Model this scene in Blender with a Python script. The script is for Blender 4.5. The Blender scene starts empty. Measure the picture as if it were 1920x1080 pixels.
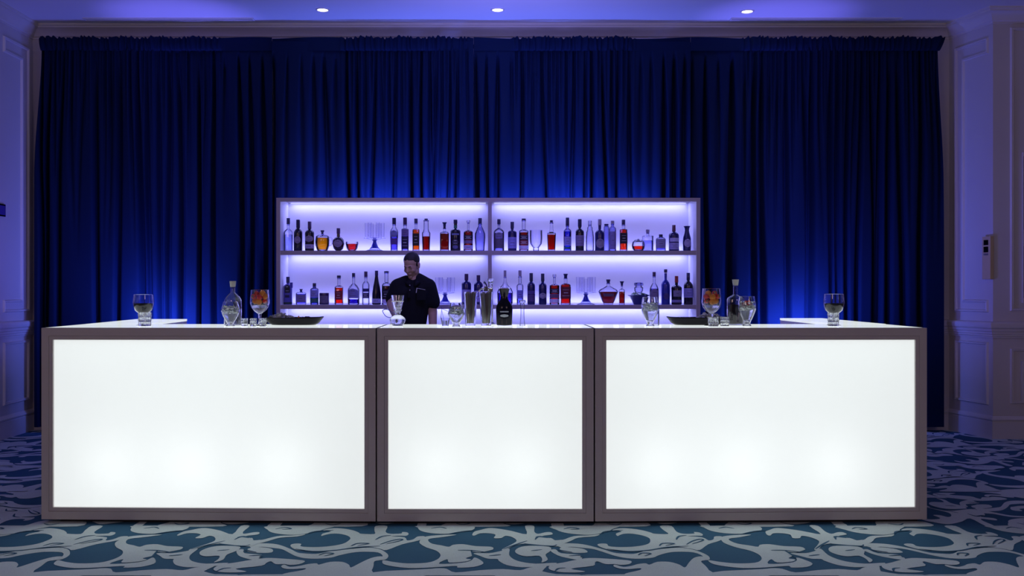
import bpy, bmesh, math, random
import numpy as np
from mathutils import Vector, Matrix, noise
from mathutils.geometry import delaunay_2d_cdt

# ------------------------------------------------------------------ camera, world, exposure
scn = bpy.context.scene
COL = scn.collection
F, CX, CY, CH = 1812.0, 916.0, 540.0, 1.475        # focal length in px, vanishing point, eye height
cam_d = bpy.data.cameras.new('camera'); cam = bpy.data.objects.new('camera', cam_d); COL.objects.link(cam)
cam.location = (0, 0, CH); cam.rotation_euler = (math.pi/2, 0, 0)
cam_d.sensor_width = 36; cam_d.lens = F/1920*36; cam_d.shift_x = (960-CX)/1920; cam_d.clip_end = 60
scn.camera = cam
scn.view_settings.view_transform = 'Standard'; scn.view_settings.look = 'None'
scn.view_settings.exposure = 0.0; scn.view_settings.gamma = 1.0; scn.view_settings.use_curve_mapping = False
scn.cycles.transparent_max_bounces = 40; scn.cycles.max_bounces = 20; scn.cycles.transmission_bounces = 16; scn.cycles.diffuse_bounces = 5
w = bpy.data.worlds.new('World'); scn.world = w; w.use_nodes = True
w.node_tree.nodes['Background'].inputs[0].default_value = (0.62, 0.44, 0.72, 1)
w.node_tree.nodes['Background'].inputs[1].default_value = 0.05

def area(name, loc, target, size, power, color, size_y=None, spread=180, shape=None):
    l = bpy.data.lights.new(name, 'AREA'); l.energy = power; l.color = color
    if size_y: l.shape = 'RECTANGLE'; l.size = size; l.size_y = size_y
    else: l.shape = shape or 'DISK'; l.size = size
    l.spread = math.radians(spread)
    o = bpy.data.objects.new(name, l); COL.objects.link(o); o.location = loc
    d = Vector(target) - Vector(loc); o.rotation_euler = d.to_track_quat('-Z', 'Y').to_euler()
    return o
VIO = (0.20, 0.17, 1.0)
# violet LED uplights on the floor and behind the back bar, washing the curtain and the ceiling
# washers close to the cloth: glow low on the curtain at both sides and just over the shelf unit
for x, y, z, p in [(-3.25, 9.36, 1.05, 36), (-2.65, 9.45, 0.75, 14), (2.7, 9.42, 0.8, 12), (3.1, 9.38, 1.05, 34),
                   (-1.62, 9.50, 2.14, 17), (-1.05, 9.50, 2.16, 28), (-0.45, 9.50, 2.18, 28), (0.25, 9.50, 2.15, 22), (0.85, 9.50, 2.18, 28), (1.45, 9.50, 2.15, 17)]:
    area('wash_lamp', (x, y+(0.04 if z > 2 else 0), z-(0.06 if z > 2 else 0)), (x, y+0.4, z+0.06), 0.16, p*0.85, (0.08, 0.15, 1.0))
# upward beams to the ceiling
for x, y, z, p, a in [(-3.1, 9.42, 0.3, 2.2, 55), (2.9, 9.42, 0.3, 2.2, 55)]:
    l = bpy.data.lights.new('beam_lamp', 'SPOT'); l.energy = 400; l.color = (0.17, 0.15, 1.0); l.spot_size = math.radians(27); l.spot_blend = 1; l.shadow_soft_size = 0.05
    o = bpy.data.objects.new('beam_lamp', l); COL.objects.link(o); o.location = (x, 9.36, 0.3); o.rotation_euler = (Vector((x, 9.70, 4.2))-o.location).to_track_quat('-Z', 'Y').to_euler()
area('ceiling_wash', (0.15, 8.0, 2.75), (0.17, 8.5, 4.2), 1.3, 20, (0.24, 0.22, 1.0), spread=130)
for x in (-3.3, 3.2):
    area('side_uplight', (x, 8.9, 1.15), (x*1.25, 8.95, 3.2), 0.3, 17, (0.15, 0.13, 1.0))
# the ballroom's own dim lamps behind the photographer
area('room_lamp', (-3.5, -1.5, 3.9), (0, 7, 1.0), 2.0, 50, (1.0, 0.68, 0.72))
area('room_lamp', (3.8, -1.5, 3.9), (0, 7, 1.0), 2.0, 46, (1.0, 0.70, 0.80))
area('stage_lamp', (0, 6.35, 4.1), (0, 8.8, 1.7), 1.2, 22, (0.26, 0.21, 1.0), spread=95)

# ------------------------------------------------------------------ helpers
def P(x, y, d): return Vector(((x-CX)*d/F, d, CH+(CY-y)*d/F))
def lin(r, g, b):
    f = lambda v: (v/255/12.92 if v/255 <= 0.04045 else ((v/255+0.055)/1.055)**2.4)
    return (f(r), f(g), f(b))
MATS = {}
def mat(name, color=(0.8,0.8,0.8), rough=0.5, metal=0, emit=None, es=0, coat=0, noise_s=0, noise_a=0.0, bump=0, bump_s=60, sheen=0, spec=0.5):
    if name in MATS: return MATS[name]
    m = bpy.data.materials.new(name); m.use_nodes = True; nt = m.node_tree; b = nt.nodes['Principled BSDF']
    b.inputs['Base Color'].default_value = (*color, 1); b.inputs['Roughness'].default_value = rough
    b.inputs['Metallic'].default_value = metal; b.inputs['Coat Weight'].default_value = coat
    b.inputs['Specular IOR Level'].default_value = spec; b.inputs['Sheen Weight'].default_value = sheen
    if emit: b.inputs['Emission Color'].default_value = (*emit, 1); b.inputs['Emission Strength'].default_value = es
    if noise_a or bump:
        tc = nt.nodes.new('ShaderNodeTexCoord'); nz = nt.nodes.new('ShaderNodeTexNoise')
        nz.inputs['Scale'].default_value = noise_s or bump_s; nz.inputs['Detail'].default_value = 4
        nt.links.new(tc.outputs['Object'], nz.inputs['Vector'])
        if noise_a:
            mx = nt.nodes.new('ShaderNodeMix'); mx.data_type = 'RGBA'
            mx.inputs[6].default_value = (*[max(0, c*(1-noise_a)) for c in color], 1)
            mx.inputs[7].default_value = (*[min(1, c*(1+noise_a)) for c in color], 1)
            nt.links.new(nz.outputs['Fac'], mx.inputs[0]); nt.links.new(mx.outputs[2], b.inputs['Base Color'])
        if bump:
            n2 = nt.nodes.new('ShaderNodeTexNoise'); n2.inputs['Scale'].default_value = bump_s
            nt.links.new(tc.outputs['Object'], n2.inputs['Vector'])
            bp = nt.nodes.new('ShaderNodeBump'); bp.inputs['Strength'].default_value = bump; bp.inputs['Distance'].default_value = 0.004
            nt.links.new(n2.outputs['Fac'], bp.inputs['Height']); nt.links.new(bp.outputs['Normal'], b.inputs['Normal'])
    MATS[name] = m
    return m
def glass(name, tint=(0.93, 0.94, 1.0), edge=(0.35, 0.4, 0.75), milk=0.0, gloss=0.12, rough=0.03, bump=0, bump_s=90, fr=0.9):
    """thin-walled clear glass: see-through, darker at the rim where one looks along the wall, with a gloss"""
    if name in MATS: return MATS[name]
    m = bpy.data.materials.new(name); m.use_nodes = True; nt = m.node_tree; N, L = nt.nodes, nt.links
    N.remove(N['Principled BSDF']); out = N['Material Output']
    lw = N.new('ShaderNodeLayerWeight'); lw.inputs['Blend'].default_value = 0.25
    cm = N.new('ShaderNodeMix'); cm.data_type = 'RGBA'; cm.inputs[6].default_value = (*tint, 1); cm.inputs[7].default_value = (*edge, 1)
    L.new(lw.outputs['Facing'], cm.inputs[0])
    tr = N.new('ShaderNodeBsdfTransparent'); L.new(cm.outputs[2], tr.inputs['Color'])
    gl = N.new('ShaderNodeBsdfGlossy'); gl.inputs['Roughness'].default_value = rough
    mx = N.new('ShaderNodeMixShader'); ma = N.new('ShaderNodeMath'); ma.operation = 'MULTIPLY_ADD'
    L.new(lw.outputs['Fresnel'], ma.inputs[0]); ma.inputs[1].default_value = fr; ma.inputs[2].default_value = gloss*0.3
    L.new(ma.outputs[0], mx.inputs[0]); L.new(tr.outputs[0], mx.inputs[1]); L.new(gl.outputs[0], mx.inputs[2])
    last = mx
    if milk:
        ts = N.new('ShaderNodeBsdfTranslucent'); df = N.new('ShaderNodeBsdfDiffuse'); m2 = N.new('ShaderNodeMixShader')
        ts.inputs[0].default_value = df.inputs[0].default_value = (0.9, 0.95, 0.93, 1); m2.inputs[0].default_value = 0.5
        L.new(ts.outputs[0], m2.inputs[1]); L.new(df.outputs[0], m2.inputs[2])
        m3 = N.new('ShaderNodeMixShader'); m3.inputs[0].default_value = milk
        L.new(mx.outputs[0], m3.inputs[1]); L.new(m2.outputs[0], m3.inputs[2]); last = m3
    if bump:
        tc = N.new('ShaderNodeTexCoord'); vo = N.new('ShaderNodeTexVoronoi'); vo.inputs['Scale'].default_value = bump_s
        L.new(tc.outputs['Object'], vo.inputs['Vector']); bp = N.new('ShaderNodeBump'); bp.inputs['Strength'].default_value = bump
        bp.inputs['Distance'].default_value = 0.01
        L.new(vo.outputs['Distance'], bp.inputs['Height']); L.new(bp.outputs['Normal'], gl.inputs['Normal']); L.new(bp.outputs['Normal'], lw.inputs['Normal'])
    L.new(last.outputs[0], out.inputs['Surface'])
    MATS[name] = m
    return m

LATHED = set()
def obj(name, bm, material=None, parent=None, loc=(0,0,0), rotz=0, smooth=False):
    me = bpy.data.meshes.new(name)
    if isinstance(bm, bmesh.types.BMesh):
        if id(bm) not in LATHED: bmesh.ops.recalc_face_normals(bm, faces=bm.faces)
        LATHED.discard(id(bm))
        bm.to_mesh(me); bm.free()
    else: me.from_pydata(*bm); me.update()
    o = bpy.data.objects.new(name, me); COL.objects.link(o)
    if material: 
        for mm in (material if isinstance(material, (list, tuple)) else [material]): me.materials.append(mm)
    if smooth: me.shade_smooth() if smooth is True else smooth_angle(me, smooth)
    o.location = loc; o.rotation_euler = (0, 0, rotz)
    if parent: o.parent = parent
    return o
def smooth_angle(me, deg):
    me.shade_smooth(); me.set_sharp_from_angle(angle=math.radians(deg))
def tag(o, label=None, cat=None, group=None, kind=None):
    if label: o['label'] = label
    if cat: o['category'] = cat
    if group: o['group'] = group
    if kind: o['kind'] = kind
    return o
def thing(name, label, cat, loc=(0,0,0), rotz=0, group=None):
    o = bpy.data.objects.new(name, None); o.empty_display_size = 0.05; COL.objects.link(o)
    o.location = loc; o.rotation_euler = (0, 0, rotz)
    return tag(o, label, cat, group)
def struct(name, bm, m, smooth=False): return tag(obj(name, bm, m, smooth=smooth), kind='structure')
def dup(root):
    r = root.copy(); COL.objects.link(r)
    for ch in list(root.children):
        c = ch.copy(); COL.objects.link(c); c.parent = r
        for g in ch.children:
            d = g.copy(); COL.objects.link(d); d.parent = c
    return r
def box(bm, x0, x1, y0, y1, z0, z1, bevel=0, M=None, mi=0):
    r = bmesh.ops.create_cube(bm, size=1)
    vs = r['verts']
    for v in vs: v.co = Vector(((x0+x1)/2+v.co.x*(x1-x0), (y0+y1)/2+v.co.y*(y1-y0), (z0+z1)/2+v.co.z*(z1-z0)))
    es = list({e for v in vs for e in v.link_edges})
    fs = {f for v in vs for f in v.link_faces}
    if bevel:
        res = bmesh.ops.bevel(bm, geom=es, offset=bevel, segments=2, affect='EDGES', profile=0.7)
        vs = list({v for f in res['faces'] for v in f.verts} | {v for v in vs if v.is_valid})
    if M:
        for v in vs: v.co = M @ v.co
    for v in vs:
        for f in v.link_faces: f.material_index = mi
    return vs
def boxm(*a, **k): bm = bmesh.new(); box(bm, *a, **k); return bm
def lathe(bm, prof, seg=24, c=(0,0,0), sq=None, sx=1, sy=1, close=False):
    """prof: [(r, z)...]; sq: superellipse power for squarish bottles"""
    c = Vector(c); rings = []; LATHED.add(id(bm))
    for r, z in prof:
        if r < 1e-5: rings.append([bm.verts.new(c+Vector((0,0,z)))]); continue
        ring = []
        for i in range(seg):
            a = 2*math.pi*(i+0.5)/seg; ca, sa = math.cos(a), math.sin(a); k = 1
            if sq: k = 1/((abs(ca)**sq+abs(sa)**sq)**(1/sq))
            ring.append(bm.verts.new(c+Vector((r*k*ca*sx, r*k*sa*sy, z))))
        rings.append(ring)
    for A, B in zip(rings[:-1], rings[1:]):
        if len(A) == 1 and len(B) == 1: continue
        for i in range(seg):
            j = (i+1) % seg
            if len(A) == 1: bm.faces.new((A[0], B[j], B[i]))
            elif len(B) == 1: bm.faces.new((A[i], A[j], B[0]))
            else: bm.faces.new((A[i], A[j], B[j], B[i]))
    return bm
def rim(pf):
    (a, b), (c, d) = pf[-2], pf[-1]; return list(pf[:-1])+[(a+(c-a)*0.95, b+(d-b)*0.95), pf[-1]]
def lath(prof, **k): return lathe(bmesh.new(), prof, **k)
def tube(bm, pts, r, seg=8, closed=False):
    pts = [Vector(p) for p in pts]; n = len(pts); rings = []
    rr = r if isinstance(r, (list, tuple)) else [r]*n
    for i, p in enumerate(pts):
        t = (pts[(i+1) % n]-pts[i-1]) if closed or 0 < i < n-1 else (pts[1]-pts[0] if i == 0 else pts[-1]-pts[-2])
        t.normalize(); u = t.orthogonal().normalized() if i == 0 else (u - t*u.dot(t)).normalized(); v = t.cross(u)
        rings.append([bm.verts.new(p+(u*math.cos(2*math.pi*k/seg)+v*math.sin(2*math.pi*k/seg))*rr[i]) for k in range(seg)])
    m = n if closed else n-1
    for i in range(m):
        A, B = rings[i], rings[(i+1) % n]
        for k in range(seg): bm.faces.new((A[k], A[(k+1) % seg], B[(k+1) % seg], B[k]))
    if not closed: bm.faces.new(rings[0][::-1]); bm.faces.new(rings[-1])
    return bm
def sphere(bm, c, r, M=None, seg=16):
    res = bmesh.ops.create_uvsphere(bm, u_segments=seg, v_segments=max(6, seg//2+2), radius=1)
    r = (r, r, r) if isinstance(r, (int, float)) else r
    for v in res['verts']:
        v.co = Vector((v.co.x*r[0], v.co.y*r[1], v.co.z*r[2]))
        if M: v.co = M.to_3x3() @ v.co
        v.co += Vector(c)
    return res['verts']
def spline(pts, n=4, closed=True):
    out = []; m = len(pts)
    for i in range(m if closed else m-1):
        if closed: a, b, c, d = pts[i-1], pts[i], pts[(i+1) % m], pts[(i+2) % m]
        else: a, b, c, d = pts[max(i-1, 0)], pts[i], pts[i+1], pts[min(i+2, m-1)]
        for k in range(n):
            t = k/n
            out.append(tuple(0.5*((2*b[j])+(-a[j]+c[j])*t+(2*a[j]-5*b[j]+4*c[j]-d[j])*t*t+(-a[j]+3*b[j]-3*c[j]+d[j])*t**3) for j in range(len(b))))
    if not closed: out.append(tuple(pts[-1]))
    return out
def sweep(bm, path, prof, closed=False):
    """prof (n, z) swept along an XY path, n measured to the left of the path, mitred"""
    pts = [Vector((p[0], p[1])) for p in path]; rings = []; n = len(pts)
    for i, p in enumerate(pts):
        dirs = []
        if closed or i > 0: dirs.append((p-pts[i-1]).normalized())
        if closed or i < n-1: dirs.append((pts[(i+1) % n]-p).normalized())
        ns = [Vector((-d.y, d.x)) for d in dirs]
        m = sum(ns, Vector((0, 0))).normalized(); k = 1/max(0.3, m.dot(ns[0]))
        rings.append([bm.verts.new((p.x+m.x*a*k, p.y+m.y*a*k, z)) for a, z in prof])
    for i in range(n if closed else n-1):
        A, B = rings[i], rings[(i+1) % n]
        for k in range(len(prof)-1): bm.faces.new((A[k], A[k+1], B[k+1], B[k]))
    return bm

# ------------------------------------------------------------------ room shell
M_wall = mat('wall_paint', (0.62, 0.58, 0.56), 0.55, noise_s=3, noise_a=0.04, bump=0.05, bump_s=150)
M_trim = mat('trim_paint', (0.68, 0.64, 0.62), 0.4, noise_s=6, noise_a=0.03)
M_ceil = mat('ceiling_paint', (0.75, 0.73, 0.76), 0.7, noise_s=2, noise_a=0.03)
ZC = 4.2
LW, RW = -4.74, 4.93
floor_far = 10.05
wallpath = [(LW, -2.0), (LW, 10.05), (4.79, 10.05), (4.93, 9.444), (8.5, 9.444)]
def wall(name, a, b, t=0.12):
    a, b = Vector(a), Vector(b); d = (b-a).normalized(); n = Vector((-d.y, d.x))*t      # thickness away from the room (left of path)
    bm = bmesh.new(); q = [a, b, b+n, a+n]
    lo = [bm.verts.new((p.x, p.y, 0)) for p in q]; hi = [bm.verts.new((p.x, p.y, ZC)) for p in q]
    bm.faces.new(lo); bm.faces.new(hi)
    for i in range(4): bm.faces.new((lo[i], lo[(i+1) % 4], hi[(i+1) % 4], hi[i]))
    return struct(name, bm, M_wall)
wall('wall_left', wallpath[0], wallpath[1]); wall('wall_back', (LW-0.12, 10.05), (4.91, 10.05))
wall('wall_right', wallpath[2], wallpath[3]); wall('wall_right_front', wallpath[3], wallpath[4])
struct('ceiling', boxm(LW-0.1, 8.5, -2, 10.2, ZC, ZC+0.1), M_ceil)
# mouldings: profile offset is to the right of the path (into the room): negative n
def molding(name, prof, path): return struct(name, sweep(bmesh.new(), path, [(-a, z) for a, z in prof]), M_trim, smooth=25)
molding('trim_1', [(0,4.06),(0.012,4.06),(0.012,4.075),(0.03,4.085),(0.035,4.10),(0.05,4.125),(0.085,4.155),(0.10,4.16),(0.10,4.175),(0.115,4.18),(0.115,4.2)], wallpath)
molding('trim_2', [(0,0.985),(0.012,0.985),(0.014,1.0),(0.024,1.005),(0.024,1.02),(0.034,1.026),(0.034,1.045),(0.046,1.052),(0.05,1.075),(0.062,1.085),(0.07,1.11),(0.068,1.13),(0.055,1.142),(0,1.147)], wallpath)
molding('baseboard_side', [(0.022,0),(0.022,0.165),(0.016,0.17),(0.016,0.178),(0.03,0.185),(0.03,0.195),(0.018,0.21),(0.006,0.222),(0,0.224)], wallpath)
# panel mouldings on a wall plane: origin o, direction u along the wall, loop in (s, z)
def panel(name, a, b, loop, wd=0.035, th=0.02):
    a, b = Vector((*a, 0)), Vector((*b, 0)); u = (b-a).normalized(); n = Vector((u.y, -u.x, 0))
    bm = bmesh.new(); m = len(loop); P2 = [Vector(p) for p in loop]
    area2 = sum(P2[i].cross(P2[(i+1) % m]) for i in range(m)); sg = 1 if area2 > 0 else -1
    prof = [(0,0),(0.004,th*0.6),(wd*0.3,th),(wd*0.6,th*0.75),(wd*0.8,th*0.9),(wd,0)]; rings = []
    for i in range(m):
        d0 = (P2[i]-P2[i-1]).normalized(); d1 = (P2[(i+1) % m]-P2[i]).normalized()
        n0, n1 = Vector((-d0.y, d0.x))*sg, Vector((-d1.y, d1.x))*sg
        mm = (n0+n1).normalized(); k = 1/max(0.3, mm.dot(n0))
        rings.append([bm.verts.new(a+u*(P2[i].x+mm.x*o*k)+Vector((0,0,P2[i].y+mm.y*o*k))+n*(h+0.0005)) for o, h in prof])
    for i in range(m):
        A, B = rings[i], rings[(i+1) % m]
        for k in range(len(prof)-1): bm.faces.new((A[k], A[k+1], B[k+1], B[k]))
    return struct(name, bm, M_trim, smooth=25)
# right return wall: s measured from its far end
def s_right(px):       # picture column -> distance along the return wall
    a, b = Vector(wallpath[2]), Vector(wallpath[3]); u = (b-a).normalized(); k = (px-CX)/F
    return (k*a.y-a.x)/(u.x-k*u.y)
R0, R1 = wallpath[2], wallpath[3]
s1, s2, s3 = s_right(1792), s_right(1809), s_right(1854)
panel('trim_3', R0, R1, [(s1,1.235),(s3,1.235),(s3,1.36),(s2,1.36),(s2,3.78),(s3,3.78),(s3,3.94),(s1,3.94)], 0.028)
panel('trim_4', R0, R1, [(s1,0.325),(s3,0.325),(s3,0.945),(s1,0.945)], 0.03)
# left wall (far part), s from the corner towards the camera, mirrored
def s_left(px): return 10.05-(LW*F/(px-CX))
L0, L1 = (LW, 10.05), (LW, -2)
def panelL(name, loop, **k):   # path runs towards the camera, so flip the normal by swapping ends
    return panel(name, (LW, -2), (LW, 10.05), [(12.05-s, z) for s, z in loop], **k)
l1, l2, l3 = s_left(53), s_left(38), s_left(5)
for k in range(3):
    o = k*2.25
    if k == 0: panelL('trim_5', [(l1,1.235),(l3,1.235),(l3,1.36),(l2,1.36),(l2,3.78),(l3,3.78),(l3,3.94),(l1,3.94)], wd=0.028)
    panelL('trim_%d' % (6+2*k), [(l1+o+(0.55 if k else 0),0.325),(l3+o+(1.2 if k else 0),0.325),(l3+o+(1.2 if k else 0),0.945),(l1+o+(0.55 if k else 0),0.945)], wd=0.03)
    if k: panelL('trim_%d' % (7+2*k), [(l1+o+0.3,1.235),(l3+o+1.2,1.235),(l3+o+1.2,3.94),(l1+o+0.3,3.94)], wd=0.03)
# wall facing the camera at the right
A0, A1 = wallpath[3], wallpath[4]
panel('trim_20', A0, A1, [(0.165,1.25),(1.25,1.25),(1.25,4.02),(0.165,4.02)], 0.03)
panel('trim_21', A0, A1, [(0.165,0.345),(1.25,0.345),(1.25,0.885),(0.165,0.885)], 0.03)
M_black = mat('black_glass', (0.004, 0.004, 0.007), 0.12, coat=0.5, noise_s=20, noise_a=0.2)
win = struct('window_1', boxm(5.21, 5.98, 9.425, 9.443, 1.33, 2.80, bevel=0.004), M_trim)
for i, (z0, z1) in enumerate(((1.38, 1.885), (2.045, 2.76))):
    obj('window_pane', boxm(5.215+0.005, 5.94, 9.418, 9.426, z0, z1), M_black, win)
t = thing('vent_grille', 'black slatted vent grille low in the right-hand wall at the picture edge', 'vent', (5.2, 9.44, 0.37))
bm = bmesh.new()
for a in ((0,0.5,0,0.02),(0,0.5,0.37,0.39),(0,0.02,0.02,0.37),(0.48,0.5,0.02,0.37)): box(bm, a[0], a[1], -0.02, -0.001, a[2], a[3])
obj('frame', bm, M_trim, t)
obj('backing', boxm(0.02, 0.48, -0.006, -0.002, 0.02, 0.37), M_black, t)
bm = bmesh.new()
for i in range(12): box(bm, 0.02, 0.48, -0.016, -0.007, 0.035+i*0.028, 0.043+i*0.028)
obj('slats', bm, M_black, t)
# wall control on the return wall
u = (Vector(R1)-Vector(R0)).normalized(); sc = s_right(1857); pc = Vector(R0)+u*sc
M_beige = mat('beige_plastic', (0.62, 0.48, 0.28), 0.45, noise_s=30, noise_a=0.05)
t = thing('wall_control', 'tall beige control unit with dark displays on the angled right wall', 'control panel', (pc.x, pc.y, 1.56), math.atan2(u.y, u.x))
obj('case', boxm(-0.06, 0.05, -0.045, -0.001, 0, 0.42, bevel=0.006), M_beige, t)
for z, h in ((0.335, 0.05), (0.265, 0.055)): obj('display', boxm(-0.035, 0.025, -0.049, -0.0448, z, z+h), M_black, t)
for i in range(3): obj('button', boxm(-0.036+i*0.022, -0.021+i*0.022, -0.050, -0.0448, 0.235, 0.253, bevel=0.002), mat('grey_button', (0.2,0.2,0.22), 0.4, noise_s=20, noise_a=0.1), t)
t = thing('wall_sconce_plate', 'small black-framed plate on the left wall at the picture edge', 'wall plate', (LW, 9.41, 2.17))
obj('frame', boxm(0.001, 0.022, -0.12, 0.035, 0, 0.12, bevel=0.004), M_black, t)
obj('face', boxm(0.022, 0.026, -0.11, 0.022, 0.015, 0.105), mat('plate_face', lin(70,60,140), 0.4, noise_s=20, noise_a=0.1), t)

# ceiling lights and slots
M_lamp = mat('lamp_lens', (1,1,1), 0.4, emit=(1,0.98,0.95), es=6)
def side(px): return 'left' if px < 800 else ('middle' if px < 1100 else 'right')
for px, py in ((605, 18), (933, 18), (1401, 21)):
    d = (ZC-CH)*F/(CY-py); x = (px-CX)*d/F
    t = thing('downlight', {'left':'recessed round ceiling downlight above the left half of the bar', 'middle':'recessed round ceiling downlight above the middle of the bar', 'right':'recessed round ceiling downlight near the right ceiling slot'}[side(px)], 'ceiling light', (x, d, ZC), group='recessed ceiling downlights')
    obj('trim_ring', lath([(0.050,0),(0.050,-0.004),(0.056,-0.009),(0.066,-0.007),(0.07,0)], seg=32), M_trim, t, smooth=40)
    obj('lens', lath([(0,-0.006),(0.035,-0.006),(0.05,-0.002)], seg=32), M_lamp, t)
    l = bpy.data.lights.new('downlight_lamp', 'SPOT'); l.energy = 5; l.color = (1, 0.8, 0.7); l.spot_size = 1.0; l.spot_blend = 0.6; l.shadow_soft_size = 0.05
    lo = bpy.data.objects.new('downlight_lamp', l); COL.objects.link(lo); lo.location = (0, 0, -0.03); lo.parent = t
for (xa, xb, lab) in ((160, 474, 'left'), (1372, 1686, 'right')):
    y = 9.78; X0, X1 = (xa-CX)*y/F, (xb-CX)*y/F
    t = thing('ceiling_slot', 'long narrow linear air slot in the ceiling at the %s end' % lab, 'ceiling vent', (X0, y, ZC))
    bm = bmesh.new(); W = X1-X0
    for y0, y1 in ((-0.045,-0.03),(-0.006,0.006),(0.03,0.045)): box(bm, 0, W, y0, y1, -0.010, -0.0005)
    box(bm, -0.012, 0, -0.045, 0.045, -0.010, -0.0005); box(bm, W, W+0.012, -0.045, 0.045, -0.010, -0.0005)
    obj('frame', bm, M_trim, t); obj('slot', boxm(0, W, -0.03, 0.03, -0.003, -0.0005), mat('slot_grey', (0.3,0.3,0.32), 0.5, noise_s=9, noise_a=0.1), t)

# ------------------------------------------------------------------ carpet
def carpet_mat(name, c0, c1, s):
    m = mat(name, c0, 0.95, spec=0.1); nt = m.node_tree; N, L = nt.nodes, nt.links; b = N['Principled BSDF']
    tc = N.new('ShaderNodeTexCoord'); nz = N.new('ShaderNodeTexNoise'); nz.inputs['Scale'].default_value = 260; nz.inputs['Detail'].default_value = 3
    n2 = N.new('ShaderNodeTexNoise'); n2.inputs['Scale'].default_value = s
    L.new(tc.outputs['Object'], nz.inputs['Vector']); L.new(tc.outputs['Object'], n2.inputs['Vector'])
    ad = N.new('ShaderNodeMath'); ad.operation = 'MULTIPLY_ADD'; L.new(nz.outputs['Fac'], ad.inputs[0]); ad.inputs[1].default_value = 0.8
    a2 = N.new('ShaderNodeMath'); a2.operation = 'MULTIPLY_ADD'; L.new(n2.outputs['Fac'], a2.inputs[0]); a2.inputs[1].default_value = 0.5; a2.inputs[2].default_value = -0.15
    L.new(a2.outputs[0], ad.inputs[2])
    mx = N.new('ShaderNodeMix'); mx.data_type = 'RGBA'; mx.inputs[6].default_value = (*c0, 1); mx.inputs[7].default_value = (*c1, 1)
    L.new(ad.outputs[0], mx.inputs[0]); L.new(mx.outputs[2], b.inputs['Base Color'])
    bp = N.new('ShaderNodeBump'); bp.inputs['Strength'].default_value = 0.4; bp.inputs['Distance'].default_value = 0.004
    L.new(nz.outputs['Fac'], bp.inputs['Height']); L.new(bp.outputs['Normal'], b.inputs['Normal'])
    return m
M_cb = carpet_mat('carpet_blue', (0.028, 0.105, 0.19), (0.065, 0.18, 0.29), 1.5)
M_cg = carpet_mat('carpet_grey', (0.42, 0.54, 0.55), (0.80, 0.95, 0.94), 2.5)
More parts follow.
